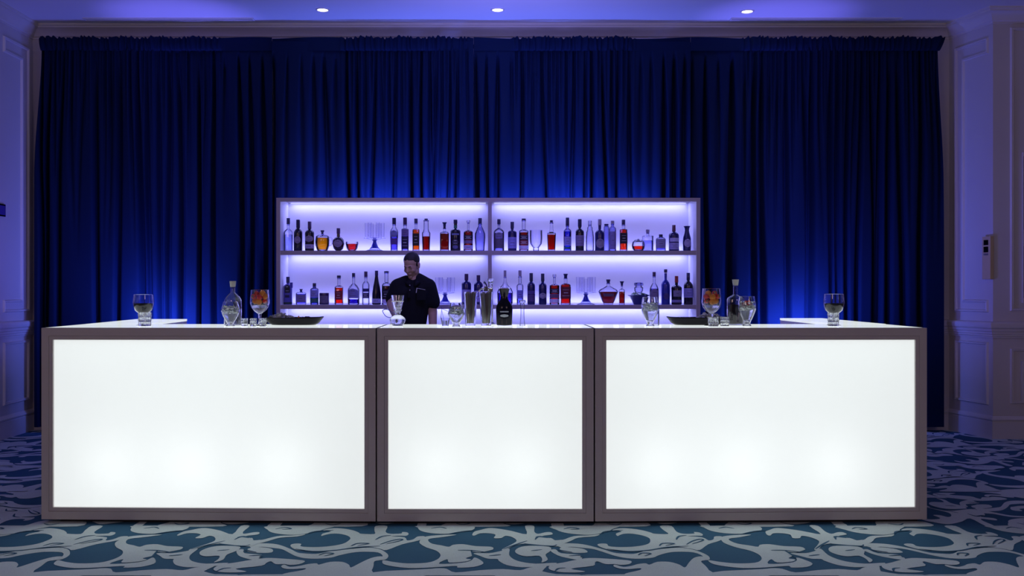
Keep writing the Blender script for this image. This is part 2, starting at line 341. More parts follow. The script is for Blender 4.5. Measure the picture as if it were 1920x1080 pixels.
SH = [
 [(330,240),(400,235),(540,240),(620,258),(700,290),(760,320),(830,328),(920,332),(1000,318),(1080,300),(1250,285),(1400,275),(1500,290),(1560,325),(1575,352),(1555,378),(1515,388),(1500,375),(1525,350),(1480,318),(1350,312),(1250,320),(1130,345),(1060,365),(930,375),(820,370),(740,350),(680,320),(620,290),(540,278),(440,268),(340,275)],
 [(695,262),(705,245),(750,238),(792,242),(785,262),(860,270),(980,268),(1100,255),(1180,235),(1225,205),(1232,185),(1200,165),(1130,150),(1060,150),(1010,160),(972,170),(985,148),(1060,128),(985,118),(1080,100),(1180,105),(1260,120),(1310,140),(1330,150),(1450,152),(1450,120),(1462,80),(1565,80),(1550,130),(1590,150),(1690,148),(1700,135),(1745,138),(1757,155),(1735,168),(1690,168),(1600,172),(1720,182),(1745,210),(1800,200),(1840,175),(1905,175),(1850,210),(1700,245),(1560,297),(1500,285),(1400,268),(1240,278),(1100,295),(950,305),(800,300),(730,288)],
 [(490,115),(500,80),(1060,80),(1000,108),(930,130),(830,150),(720,160),(620,155),(530,140)],
 [(1840,95),(1850,80),(2310,80),(2330,118),(2200,140),(2090,152),(1960,145),(1870,125)],
 [(320,215),(440,205),(520,185),(600,170),(720,165),(830,155),(760,175),(600,187),(500,215),(410,237),(330,240)],
 [(2400,118),(2480,100),(2560,105),(2680,125),(2820,155),(2805,80),(2885,80),(2888,130),(2920,152),(2990,138),(3040,138),(3050,158),(2960,172),(3040,190),(3080,212),(3140,208),(3130,260),(3040,262),(2920,250),(2800,240),(2720,255),(2660,280),(2610,302),(2600,290),(2680,250),(2730,215),(2690,182),(2630,170),(2590,190),(2525,190),(2540,160),(2480,147),(2400,148),(2350,168),(2330,160),(2350,132)],
 [(2715,310),(2750,277),(2840,260),(3020,268),(3035,305),(2990,340),(3010,385),(2955,410),(2960,380),(2930,350),(2820,355),(2750,340)],
 [(3110,290),(3150,272),(3260,275),(3340,290),(3365,318),(3260,322),(3150,312)],
 [(3030,300),(3080,290),(3130,325),(3300,338),(3320,360),(3300,385),(3200,372),(3100,345)],
 [(2610,300),(2665,285),(2662,340),(2700,378),(2770,403),(2900,420),(3090,412),(3020,440),(2920,446),(2770,452),(2640,432),(2570,395),(2555,378),(2470,375),(2400,350),(2340,325),(2480,325),(2560,312)],
 [(1890,182),(1858,215),(1862,240),(1920,275),(2010,305),(2045,345),(2010,385),(1920,412),(1750,418),(1620,405),(1540,390),(1520,400),(1535,425),(1620,445),(1760,460),(1920,457),(2050,449),(2190,441),(2200,456),(2340,450),(2430,420),(2400,385),(2350,365),(2320,392),(2230,413),(2030,422),(2105,380),(2125,410),(2260,402),(2320,383),(2270,372),(2340,345),(2320,312),(2400,318),(2490,300),(2520,288),(2500,268),(2360,262),(2250,245),(2160,250),(2120,268),(2050,255),(1970,240),(1935,215),(1950,195),(2070,180),(2190,158),(2000,165)],
 [(0,470),(60,432),(200,410),(350,385),(480,370),(620,375),(800,390),(820,405),(770,425),(690,432),(640,424),(560,424),(520,400),(480,412),(430,440),(200,466),(300,490),(200,500),(60,495)],
 [(610,445),(640,430),(690,450),(780,440),(850,425),(930,418),(950,430),(1050,405),(1160,405),(1220,430),(1240,455),(1330,410),(1420,370),(1500,355),(1560,365),(1510,388),(1450,400),(1442,440),(1425,480),(1380,525),(700,525),(640,510),(800,480),(830,462),(720,470),(640,465)],
 [(1450,525),(1500,492),(1700,480),(1920,470),(2020,462),(2100,468),(2180,500),(2400,480),(2600,470),(2760,480),(2850,455),(3000,436),(2960,490),(2990,525)],
]
VEINS = [[(0,250),(150,258),(280,262),(330,250)],[(740,288),(900,310),(1100,300),(1300,272),(1500,262)],[(950,345),(1010,325),(1080,330),(1000,352)],[(1240,262),(1300,238),(1400,240),(1300,258)],
 [(1460,205),(1520,175),(1600,166)],[(1500,248),(1600,215),(1685,200),(1690,212),(1560,242)],[(850,150),(920,130),(1080,120)],[(190,205),(250,180),(320,190)],[(30,490),(90,465),(160,460)],
 [(2200,300),(2320,302),(2480,322)],[(2320,300),(2340,350),(2335,372)],[(2480,350),(2590,340)],[(2610,290),(2720,250),(2825,215)],[(2800,240),(2920,256),(3070,262)],[(2860,305),(2960,295)],
 [(3110,285),(3120,300),(3230,318)],[(2900,185),(2940,175),(3030,190)],[(2110,155),(2250,130),(2400,118)],[(3200,350),(3310,345),(3310,365)],[(560,110),(640,95),(700,108),(620,112)],[(1960,105),(2040,92),(2100,106)]]
def unproj(U, v):
    x, y = 400+U/4.8, 970+v/4.8; d = CH*F/(y-CY)
    return ((x-CX)*d/F, d)
PER = 2760/4.8*(CH*F/(1022-CY))/F
def floor_mesh():
    V, Fc, MI = [(LW-0.1,-2,0),(8.5,-2,0),(8.5,10.2,0),(LW-0.1,10.2,0)], [(0,1,2,3)], [0]
    tiles = []
    for si, s in enumerate(SH):
        us = [p[0] for p in s]; uc = sum(us)/len(us); dm = CH*F/(1022-CY)
        pts = []
        for U, v in spline(s, 3):
            # lay the motif out with one common scale so that neighbouring tiles join
            y = 970+v/4.8; d = CH*F/(y-CY); x = (400+U/4.8-CX)*d/F
            pts.append((x, d))
        n = len(pts)
        r = delaunay_2d_cdt([Vector(p) for p in pts], [], [list(range(n))], 1, 1e-5)
        tiles.append(([(v.x, v.y) for v in r[0]], r[2], 1))
    for s in VEINS:      # fine blue lines woven into the grey scrolls
        pt = [Vector(unproj(*p)) for p in spline(s, 4, False)]; vs, fs = [], []
        for i, p in enumerate(pt):
            dd = (pt[min(i+1, len(pt)-1)]-pt[max(i-1, 0)]).normalized(); nn = Vector((-dd.y, dd.x))*0.0075*math.sin(math.pi*(0.12+0.76*i/(len(pt)-1)))
            vs += [tuple(p-nn), tuple(p+nn)]
            if i: fs.append((2*i-2, 2*i-1, 2*i+1, 2*i))
        tiles.append((vs, fs, 0))
    D0, D1 = CH*F/(970+525/4.8-CY), CH*F/(970+80/4.8-CY); DD = D1-D0
    rng = random.Random(3)
    for row in range(-4, 6):
        flip = row % 2; sh = (0.62*PER if row % 2 else 0) + (0.23*row*PER if row > 1 else 0)
        for col in range(-4, 6):
            for si, (vs, fs, mi) in enumerate(tiles):
                z = (0.0015+0.0002*(si % 7) if mi else 0.0032)+0.00005*(col % 2)
                b = len(V); ok = True
                q = []
                for x, d in vs:
                    yy = (D1-(d-D0)) if flip else d
                    q.append((x+sh % PER+col*PER, yy+row*DD*0.99, z))
                xs = [a[0] for a in q]; ys = [a[1] for a in q]
                if max(xs) < -7 or min(xs) > 8.4 or max(ys) > 10.1: continue
                if min(xs) < LW and max(xs) < LW: continue
                V += q
                for f in fs: Fc.append(tuple(b+i for i in f)); MI.append(mi)
    me = bpy.data.meshes.new('floor'); me.from_pydata(V, [], Fc); me.materials.append(M_cb); me.materials.append(M_cg)
    me.polygons.foreach_set('material_index', MI); me.update()
    bm = bmesh.new(); bm.from_mesh(me)
    for f in bm.faces:
        if f.normal.z < 0: f.normal_flip()
    bm.to_mesh(me); bm.free()
    o = bpy.data.objects.new('floor', me); COL.objects.link(o); o['kind'] = 'structure'
floor_mesh()

# ------------------------------------------------------------------ curtains
def curtain_mat():
    m = mat('navy_velvet', (0.003, 0.012, 0.09), 0.8, spec=0.15, sheen=0.0); nt = m.node_tree; N, L = nt.nodes, nt.links; b = N['Principled BSDF']
    tc = N.new('ShaderNodeTexCoord'); mp = N.new('ShaderNodeMapping'); mp.inputs['Scale'].default_value = (400, 400, 40)
    nz = N.new('ShaderNodeTexNoise'); L.new(tc.outputs['Object'], mp.inputs['Vector']); L.new(mp.outputs[0], nz.inputs['Vector'])
    mx = N.new('ShaderNodeMix'); mx.data_type = 'RGBA'; mx.inputs[6].default_value = (0.0008, 0.007, 0.030, 1); mx.inputs[7].default_value = (0.0012, 0.012, 0.052, 1)
    L.new(nz.outputs['Fac'], mx.inputs[0]); L.new(mx.outputs[2], b.inputs['Base Color'])
    return m
M_curt = curtain_mat()
YC, HZ0, HZ1, HEM = 9.86, 3.885, 4.025, 0.06
def xw(px): return (px-CX)*9.8/F
def sstep(a, b, x): t = np.clip((x-a)/(b-a), 0, 1); return t*t*(3-2*t)
def curtain(px0, px1, gathered, label, seed):
    """gathered: list of (px0, px1) zones of the header that are ruffled"""
    rng = np.random.default_rng(seed)
    X0, X1 = xw(px0), xw(px1); n = int((X1-X0)/0.0065)+1
    xs = np.linspace(X0, X1, n); zs = np.concatenate([np.linspace(HEM, 3.3, 44), np.linspace(3.33, HZ0, 26), [HZ0+0.03, HZ0+0.09]])
    G = np.zeros(n)
    for a, b in gathered: G = np.maximum(G, sstep(xw(a)-0.04, xw(a)+0.04, xs)*(1-sstep(xw(b)-0.04, xw(b)+0.04, xs)))
    X, Z = np.meshgrid(xs, zs)
    H = 0.02*np.sin(X*3.1+seed)+0.012*np.sin(X*7.3+seed*2)
    x = X0+0.02
    while x < X1-0.01:
        g = np.interp(x, xs, G)
        big = rng.random() < 0.55; deep = rng.uniform(0.75, 1.15) if big else rng.uniform(0.3, 0.6)*sstep(1.6, 3.6, Z)
        wv = rng.uniform(0.014, 0.026)*(1+0.5*(1-g)); dr = rng.uniform(-0.05, 0.05)
        cx = x+dr*sstep(3.9, 1.5, Z)+0.008*np.sin(Z*1.7+x*9)
        wz = wv*(0.35+0.65*sstep(HZ0, HZ0-0.9, Z)) if g < 0.5 else wv*(0.55+0.45*sstep(HZ0, HZ0-1.2, Z))
        top = sstep(HZ0+0.01, HZ0-0.22, Z) if g < 0.5 else (0.35+0.65*sstep(HZ0, HZ0-0.5, Z))*(Z <= HZ0)
        H = H - 0.105*deep*top*np.exp(-((X-cx)/wz)**2)
        x += rng.uniform(0.105, 0.15) if g < 0.5 else rng.uniform(0.062, 0.115)
    fine = rng.uniform(0, 6.28, 4)
    H = H+G[None, :]*sstep(2.9, HZ0, Z)*(Z <= HZ0)*0.010*(np.sin(X*150+fine[0])+np.sin(X*97+fine[1]))
    sway = np.zeros_like(X)
    if px0 < 100: sway -= (xs.max()-X)/(X1-X0)*0.075*sstep(3.95, 2.6, Z)*np.clip(1-(X-X0)/0.6, 0, 1)-0.0
    if px1 > 1700: sway += 0.06*sstep(3.95, 2.6, Z)*np.clip(1-(X1-X)/0.6, 0, 1)
    V = np.stack([X+sway, YC-0.045-H, Z], -1).reshape(-1, 3)
    r, c = len(zs), n
    I = np.arange(r*c).reshape(r, c); Fq = np.stack([I[:-1,:-1], I[:-1,1:], I[1:,1:], I[1:,:-1]], -1).reshape(-1, 4)
    o = obj('curtain', (V.tolist(), [], Fq.tolist()), M_curt, smooth=True); tag(o, label, 'curtain', 'navy curtain panels across the back wall')
    # header band
    zt = np.linspace(0, 1, 14); X, T = np.meshgrid(xs, zt)
    ph = rng.uniform(0, 6.28, 6)
    lean = 0.012*np.sin(X*31+ph[3])*T
    ruf = (np.sin((X+lean)*120+ph[0]+1.2*np.sin(X*23))+0.6*np.sin((X+lean)*190+ph[1])+0.5*np.sin((X+lean)*61+ph[4]))
    Hh = 0.018+0.022*np.sin(np.pi*np.clip(T, 0, 1))**0.6*G[None, :]+G[None, :]*0.0085*ruf
    sag = -0.018*np.sin((X-X0)*2.6+ph[2])**2*(1-G[None, :])
    ztop = HZ1+G[None, :]*0.012*ruf*0.5+0.008*np.sin(X*17+ph[5])*G[None, :]+sag
    ZZ = HZ0-0.004+(ztop-HZ0)*T
    sway = 0
    if px0 < 100: sway = -0.02*T*np.clip(1-(X-X0)/0.2, 0, 1)
    if px1 > 1700: sway = 0.06*T*np.clip(1-(X1-X)/0.2, 0, 1)
    V = np.stack([X+sway, YC-0.038-Hh, ZZ], -1).reshape(-1, 3); r = len(zt); I = np.arange(r*n).reshape(r, n)
    Fq = np.stack([I[:-1,:-1], I[:-1,1:], I[1:,1:], I[1:,:-1]], -1).reshape(-1, 4)
    obj('header', (V.tolist(), [], Fq.tolist()), M_curt, o, smooth=True)
curtain(76, 509.85, [(60, 414)], 'navy velvet curtain panel at the far left beside the left wall', 1)
curtain(510.15, 887.85, [(640, 879)], 'navy velvet curtain panel above the left half of the bottle shelves', 2)
curtain(888.15, 1294.85, [(962, 1188)], 'navy velvet curtain panel above the right half of the bottle shelves', 3)
curtain(1295.15, 1762, [(1392, 1780)], 'navy velvet curtain panel at the far right beside the wall control', 4)
t = thing('curtain_rail', 'dark rail the navy curtains hang from below the cornice', 'curtain rail', (0, 9.93, 3.955))
obj('rail', boxm(-4.5, 4.55, -0.012, 0.012, -0.02, 0.02), M_black, t)
for i in range(10): obj('bracket', boxm(-4.4+i*0.98, -4.37+i*0.98, 0.012, 0.118, -0.012, 0.012), M_black, t)

# ------------------------------------------------------------------ illuminated bar
BT = 1.225                                            # height of the bar top
M_frame = mat('white_frame', (0.50, 0.46, 0.46), 0.45, noise_s=8, noise_a=0.03)
M_white = mat('white_laminate', (0.78, 0.77, 0.80), 0.35, noise_s=8, noise_a=0.02)
M_glowtop = mat('lit_acrylic_top', (0.80, 0.84, 0.85), 0.06, emit=(0.88, 0.95, 0.92), es=0.74, noise_s=5, noise_a=0.02)
M_plinth = mat('dark_plinth', (0.05, 0.045, 0.045), 0.6, noise_s=20, noise_a=0.1)
def acrylic():
    m = bpy.data.materials.new('backlit_acrylic'); m.use_nodes = True; N, L = m.node_tree.nodes, m.node_tree.links
    N.remove(N['Principled BSDF']); out = N['Material Output']
    ts = N.new('ShaderNodeBsdfTranslucent'); ts.inputs[0].default_value = (0.86, 0.88, 0.88, 1)
    df = N.new('ShaderNodeBsdfDiffuse'); df.inputs[0].default_value = (0.5, 0.52, 0.52, 1)
    mx = N.new('ShaderNodeMixShader'); mx.inputs[0].default_value = 0.35
    em = N.new('ShaderNodeEmission'); em.inputs[0].default_value = (0.97, 1.0, 0.99, 1); em.inputs[1].default_value = 0.40
    ad = N.new('ShaderNodeAddShader')
    L.new(ts.outputs[0], mx.inputs[1]); L.new(df.outputs[0], mx.inputs[2]); L.new(mx.outputs[0], ad.inputs[0]); L.new(em.outputs[0], ad.inputs[1])
    L.new(ad.outputs[0], out.inputs['Surface']); return m
M_acr = acrylic()
def section(name, label, x0, x1, y0, y1, inset0, inset1, lamps, D=0.655):
    """a straight counter section from front corner (x0,y0) to (x1,y1)"""
    a, b = Vector((x0, y0)), Vector((x1, y1)); W = (b-a).length-0.004; rz = math.atan2(b.y-a.y, b.x-a.x)
    t = thing(name, label, 'bar counter', (x0, y0, 0), rz, 'illuminated counter sections')
    z0, z1 = 0.026, BT; oz0, oz1 = 0.10, BT-0.074; e = 0.002
    def ring(bm, ax0, ax1, az0, az1, bx0, bx1, bz0, bz1, y0, y1):
        o = [(ax0,az0),(ax1,az0),(ax1,az1),(ax0,az1)]; i = [(bx0,bz0),(bx1,bz0),(bx1,bz1),(bx0,bz1)]
        vo = [[bm.verts.new((x,y,z)) for x,z in o] for y in (y0,y1)]; vi = [[bm.verts.new((x,y,z)) for x,z in i] for y in (y0,y1)]
        for k in range(4):
            j = (k+1)%4
            bm.faces.new((vo[0][k],vo[0][j],vi[0][j],vi[0][k])); bm.faces.new((vo[1][j],vo[1][k],vi[1][k],vi[1][j]))
            bm.faces.new((vo[0][j],vo[0][k],vo[1][k],vo[1][j])); bm.faces.new((vi[0][k],vi[0][j],vi[1][j],vi[1][k]))
    ox0, ox1 = inset0, W-inset1
    bm = bmesh.new()
    ring(bm, e, W-e, z0, z1, ox0-0.024, ox1+0.024, oz0-0.024, oz1+0.024, 0, 0.045)
    ring(bm, ox0-0.023, ox1+0.023, oz0-0.023, oz1+0.023, ox0, ox1, oz0, oz1, 0.004, 0.045)
    obj('frame', bm, M_frame, t)
    obj('light_panel', boxm(ox0-0.01, ox1+0.01, 0.020, 0.024, oz0-0.01, oz1+0.01), M_acr, t)
    bm = bmesh.new()
    box(bm, e, 0.03, 0.046, D, z0, z1-0.016); box(bm, W-0.03, W-e, 0.046, D, z0, z1-0.016)
    box(bm, 0.031, W-0.031, D-0.03, D, z0, z1-0.016); box(bm, 0.031, W-0.031, 0.046, D-0.031, z0, z0+0.02)
    for xa in (e, W-e-0.003): box(bm, xa, xa+0.003, 0.046, D, z1-0.0155, z1-0.0002)
    obj('carcass', bm, mat('grey_carcass', (0.34,0.35,0.36), 0.5, noise_s=8, noise_a=0.03), t)
    obj('countertop', boxm(e+0.004, W-e-0.004, 0.004 if False else 0.0455, D+0.005, z1-0.015, z1), M_glowtop, t)
    obj('plinth', boxm(0.10, W-0.04, 0.05, D-0.05, 0.0, z0), M_plinth, t)
    for ch in t.children:
        for v in ch.data.vertices: v.co.x += v.co.y*math.tan(rz)
    for lx in lamps:
        l = bpy.data.lights.new('panel_lamp', 'POINT'); l.energy = 1.5; l.color = (1.0, 1.0, 1.0); l.shadow_soft_size = 0.07
        o = bpy.data.objects.new('panel_lamp', l); COL.objects.link(o); o.parent = t; o.location = (lx, 0.30, 0.36)
    return t
section('bar_counter', 'long left section of the white bar front with a glowing panel', -2.803, -0.6955, 6.054, 6.0, 0.072, 0.072, (0.42, 0.93, 1.52))
section('bar_counter', 'short middle section of the white bar front with a glowing panel', -0.694, 0.6585, 6.0, 6.0, 0.070, 0.072, (0.37, 0.92))
section('bar_counter', 'long right section of the white bar front with a glowing panel', 0.660, 2.752, 6.0, 6.054, 0.072, 0.072, (0.40, 0.93, 1.52))
def wing(label, x0, x1, y0, y1, rz):
    t = thing('bar_return', label, 'bar counter', (x0, y0, 0), rz, 'side returns of the bar')
    W, D = x1-x0, y1-y0
    obj('carcass', boxm(0, W, 0, D, 0.026, BT-0.016, bevel=0.003), M_white, t)
    obj('countertop', boxm(-0.001, W+0.001, -0.001, D+0.001, BT-0.015, BT), M_glowtop, t)
    obj('plinth', boxm(0.04, W-0.04, 0.04, D-0.04, 0, 0.026), M_plinth, t)
wing('white side return running back from the left end of the bar', -2.80, -2.40, 6.73, 7.78, 0.03)
wing('white side return running back from the right end of the bar', 2.42, 2.765, 6.73, 8.02, 0.0)

# ------------------------------------------------------------------ back bar shelves
SX0, SX1, SY, SB, ST = -1.933, 1.929, 8.80, 9.16, 2.296
M_back = mat('white_back_panel', (0.82, 0.82, 0.86), 0.5, noise_s=5, noise_a=0.01)
M_strip = mat('led_strip', (1, 1, 1), 0.4, emit=(0.8, 0.85, 1.0), es=0.85)
t = thing('back_bar_shelf', 'white back bar shelf unit with lit compartments of bottles', 'shelf', (SX0, SY, 0))
W = SX1-SX0; D = SB-SY; zs1, zs2 = 1.815, 1.320; MX = (918.5-CX)*SY/F-SX0
M_shelf = mat('shelf_laminate', (0.33, 0.28, 0.34), 0.45, noise_s=8, noise_a=0.03)
bm = boxm(0, W, 0, D+0.02, ST-0.014, ST); box(bm, 0.0345, W-0.0345, 0, 0.02, ST-0.034, ST-0.0135); obj('top_panel', bm, M_shelf, t)
for xa in (0, W-0.034): obj('side_panel', boxm(xa, xa+0.034, 0, D+0.02, 0, ST-0.0145, bevel=0.002), M_shelf, t)
bm = boxm(MX-0.017, MX+0.017, 0.0205, D-0.001, 0.08, ST-0.0145); box(bm, MX-0.017, MX+0.017, 0.001, 0.0205, 0.08, ST-0.0345); obj('divider', bm, M_shelf, t)
for xa, xb in ((0.035, 0.037), (W-0.037, W-0.035)): obj('side_lining', boxm(xa, xb, 0.004, D-0.006, 0.1, ST-0.015), M_back, t)
obj('back_panel', boxm(0.0345, W-0.0345, D-0.004, D+0.018, 0.02, ST-0.0145), M_back, t)
for z, h in ((zs1, 0.039), (zs2, 0.036), (0.82, 0.034), (0.09, 0.03)):
    for xa, xb in ((0.038, MX-0.0175), (MX+0.0175, W-0.038)):
        bm = boxm(xa, xb, 0.0205, D-0.0045, z-h*0.45, z); box(bm, xa, xb, 0.001, 0.0205, z-h, z); s = obj('shelf_board', bm, M_shelf, t)
        obj('shelf_top', boxm(xa, xb, 0.02, D-0.005, z, z+0.0008), M_back, s)
obj('kick_board', boxm(0.036, W-0.036, 0.04, 0.06, 0, 0.055), M_plinth, t)
LEDC = (0.31, 0.32, 1.0)
for xa, xb in ((0.04, MX-0.02), (MX+0.02, W-0.04)):
    for ztop, zbot, pw in ((ST-0.015, zs1, 1.0), (zs1-0.018, zs2, 1.0), (zs2-0.017, 0.82, 1.0)):
        xm = SX0+(xa+xb)/2
        obj('led_strip', boxm(xa+0.02, xb-0.02, D-0.014, D-0.006, ztop-0.004, ztop-0.0005), M_strip, t)
        area('shelf_lamp', (xm, SB-0.055, ztop-0.010), (xm, SB-0.03, ztop-0.35), xb-xa-0.06, 4.2*pw, LEDC, 0.02)
        area('shelf_lamp', (xm, SB-0.045, zbot+0.010), (xm, SB+0.01, zbot+0.35), xb-xa-0.06, (2.2 if zbot > 1 else 0.5)*pw, LEDC, 0.02)

# ------------------------------------------------------------------ bottles
C = lambda h: lin(int(h[0:2],16), int(h[2:4],16), int(h[4:6],16))
def solid(o, th=0.0018):
    s = o.modifiers.new('thickness', 'SOLIDIFY'); s.thickness = th; s.offset = -1; return o
G_clear = glass('clear_glass', (0.95,0.95,1.0), (0.35,0.38,0.85)); G_flute = glass('flute_glass', (0.97,0.97,1.0), (0.82,0.82,0.98), gloss=0.03, fr=0.35)
G_faint = glass('faint_glass', (0.86,0.86,0.98), (0.5,0.52,0.9), gloss=0.2)
G_blue = glass('pale_blue_glass', (0.62,0.62,0.92), (0.2,0.2,0.65))
M_print = mat('label_print', (0.07,0.06,0.16), 0.6, noise_s=90, noise_a=0.3)
def bmat(h, rough=0.25):
    return mat('bottle_'+h, C(h), rough, coat=0.3, noise_s=30, noise_a=0.08)
def lmat(h): return mat('label_'+h, C(h), 0.7, noise_s=70, noise_a=0.25)
def liq(h, k=1.7): return glass('liquid_'+h, tuple(min(1, c*k) for c in C(h)), tuple(c*0.4 for c in C(h)), gloss=0.05)
def bottle(px, wpx, ytop, ysh, ynk, nkw, base, d, label, kind='c', body=None, cap=None, capy=None, capw=None, liquid=None, ly=None,
           labels=(), sq=None, name='liquor_bottle', cat='bottle', group='bottles on the back bar shelves', prof=None, sy=1.0, zb=None, cap_prof=None, band=None):
    """a bottle given by its picture extents at depth d; y rows turn into heights above its base"""
    k = F/d; zb = zb if zb is not None else base; Y0 = CY-(zb-CH)*k         # row of the base
    Z = lambda y: (Y0-y)/k
    R, r = wpx/2/k, nkw/2/k; H = Z(ytop); zs, zn = Z(ysh), Z(ynk)
    zc = Z(capy) if capy else H-0.03
    t = thing(name, label, cat, ((px-CX)/k, d, zb), 0, group)
    if prof: pf = [(w_/2/k, Z(y_)) for w_, y_ in prof]
    else:
        pf = [(R*0.93, 0), (R, 0.006), (R, zs)]
        m = 6
        for i in range(1, m): 
            a = i/m; q = a*a*(3-2*a); pf.append((R+(r-R)*q, zs+(zn-zs)*(1-(1-a)**1.6)))
        pf += [(r, zn), (r, zc)]
    def rad(z):
        for (r0, z0), (r1, z1) in zip(pf[:-1], pf[1:]):
            if z0 <= z <= z1: return r0+(r1-r0)*((z-z0)/(z1-z0) if z1 > z0 else 0)
        return pf[-1][0]
    seg = 32 if sq else 24; kw = dict(seg=seg, sq=sq, sy=sy)
    if kind == 'c':
        bo = obj('body', lath(rim([(0, 0)]+pf), **kw), body or G_clear, t, smooth=35)
        if body is not None and body.name == 'bar_glass': solid(bo)
        obj('base', lath([(0, 0.001), (pf[0][0]*0.97, 0.001), (R*0.95 if not prof else pf[1][0]*0.95, 0.010), (0, 0.012)], **kw), G_faint, t, smooth=35)
        if liquid:
            zl = Z(ly); ip = [(rr*0.90, zz) for rr, zz in pf if 0.012 < zz < zl]
            obj('liquid', lath([(0, 0.013), (rad(0.013)*0.9, 0.013)]+ip+[(rad(zl)*0.9, zl), (0, zl)], **kw), liquid, t, smooth=35)
    else:
        obj('body', lath([(0, 0)]+pf+[(0, zc)], **kw), body, t, smooth=35)
    if cap:
        cw = (capw or nkw+1.2)/2/k
        cp = cap_prof or [(cw*0.96, zc-0.001), (cw, zc+0.002), (cw, H-0.002), (cw*0.92, H)]
        if cap_prof: cp = [(a/2/k, Z(b)) for a, b in cap_prof]
        obj('cap', lath([(0, cp[0][1])]+cp+[(0, cp[-1][1])], seg=20), cap, t, smooth=35)
        if capy and kind == 'c': obj('neck_ring', lath([(r*0.98, zc-0.012), (r*1.15, zc-0.011), (r*1.15, zc-0.003), (r*0.98, zc-0.002)], seg=20), G_blue, t, smooth=35)
    if band: obj('neck_band', lath([(r*1.04, Z(band[1])), (r*1.05, Z(band[0]))], seg=20), lmat(band[2]), t, smooth=35)
    for i, lb in enumerate(labels):
        y0, y1, h = lb[:3]; shp = lb[3] if len(lb) > 3 else 'r'; fr = lb[4] if len(lb) > 4 else 0.84
        za, zbb = Z(y1), Z(y0); bm = bmesh.new(); na, nz_ = 14, 8; amax = math.asin(min(0.98, fr)); grid = {}
        for iz in range(nz_+1):
            v = iz/nz_
            if shp == 'o': w_ = math.sqrt(max(0.0, 1-(2*v-1)**2))
            elif shp == 'a': w_ = 1.0 if v < 0.6 else math.sqrt(max(0.03, 1-((v-0.6)/0.4)**2))
            else: w_ = 1.0
            z = za+(zbb-za)*v; rr = rad(z)+0.0012+0.0002*i
            for ia in range(na+1):
                a = (2*ia/na-1)*amax*w_; ca, sa = -math.cos(a), math.sin(a); kk = 1
                if sq: kk = 1/((abs(ca)**sq+abs(sa)**sq)**(1/sq))
                grid[iz, ia] = bm.verts.new((rr*kk*sa, (rr*kk*ca)*sy, z))
        for iz in range(nz_):
            for ia in range(na):
                try: bm.faces.new((grid[iz, ia], grid[iz, ia+1], grid[iz+1, ia+1], grid[iz+1, ia]))
                except Exception: pass
        lo = obj('label', bm, lmat(h), t, smooth=True)
        if zbb-za > 0.035 and shp != 'n':      # lines of small print / emblem on the label
            nln = 3 if shp == 'r' else 2; dark = sum(C(h)) < 0.25
            for q in range(nln):
                bm = bmesh.new()
                z = za+(zbb-za)*(0.25+0.5*q/max(1, nln-1)); ww = (0.55, 0.35, 0.5)[q]*amax; zz = (0.0014, 0.0024, 0.0011)[q]
                vs = []
                for ia in range(7):
                    a = (2*ia/6-1)*ww; ca, sa = -math.cos(a), math.sin(a); kk = 1
                    if sq: kk = 1/((abs(ca)**sq+abs(sa)**sq)**(1/sq))
                    rr = rad(z)+0.0018
                    vs.append((bm.verts.new((rr*kk*sa, rr*kk*ca*sy, z-zz)), bm.verts.new((rr*kk*sa, rr*kk*ca*sy, z+zz))))
                for A, B in zip(vs[:-1], vs[1:]): bm.faces.new((A[0], B[0], B[1], A[1]))
                obj('print', bm, mat('pale_print', (0.5,0.5,0.6), 0.6, noise_s=90, noise_a=0.3) if dark else M_print, lo)
    return t
DK, NV, MID = bmat('0a0a2c'), bmat('10125a'), bmat('1c2a9a')
CAPD, CAPR, CAPP, CAPG = bmat('0c1050',0.4), bmat('8c1c2c',0.4), bmat('3a1c58',0.4), bmat('8f85a0',0.4)
RED, AMB, ORG, PUR = liq('8a1020'), liq('e07818'), liq('e8a020'), liq('5a30a0')
WHI = liq('a02410')
r1 = dict(base=zs1+0.001, d=8.93); r2 = dict(base=zs2+0.001, d=8.93)
top = 'top left compartment'; 
# upper row, left compartment
bottle(540.5,16,409,437,429,4.5,label='clear square bottle with a blue block stopper, first on the upper left shelf',cap=CAPD,capy=420,capw=6.5,liquid=liq('b0b4f0'),ly=440,sq=4,**r1)
bottle(559,16,412,437,428,6,label='black wine bottle with a small round grey emblem, upper left shelf',kind='o',body=DK,cap=CAPD,capy=427,labels=[(443,457,'8a80a0','o',0.7)],**r1)
bottle(580.5,17,415.5,437,430,5.5,label='black wine bottle with red-flecked capsule, arched grey label and pale band',kind='o',body=DK,cap=CAPP,capy=429,labels=[(442,454,'8c84a8','o',0.85),(458.5,466,'b0aee0','r',0.95)],**r1)
t = bottle(604.5,26,432,448,441,5,label='round glass pitcher half full of orange juice, upper left shelf',cap=CAPD,capy=438.5,cap_prof=[(3.5,439),(4.5,436),(7,433.5),(6.5,431.8)],liquid=ORG,ly=446,prof=[(17,470.8),(21,468),(26,460),(26.5,450),(24,443),(18,441),(6,439.5),(5,438)],name='juice_pitcher',cat='pitcher',**r1)
obj('handle', tube(bmesh.new(), spline([(0.062,0,0.125),(0.085,0,0.12),(0.092,0,0.085),(0.08,0,0.055),(0.062,0,0.05)],4,False), 0.004), G_faint, t, smooth=True)
bottle(634.5,22,428,450,445,5.5,label='round-bodied black flask with a large round grey label, upper left shelf',kind='o',body=DK,cap=CAPP,capy=438,prof=[(7,470.8),(11,469.5),(18,466),(22.5,457),(20,450),(14,446),(6,444),(5.5,438)],labels=[(449.5,464,'8a80a0','o',0.72)],**r1)
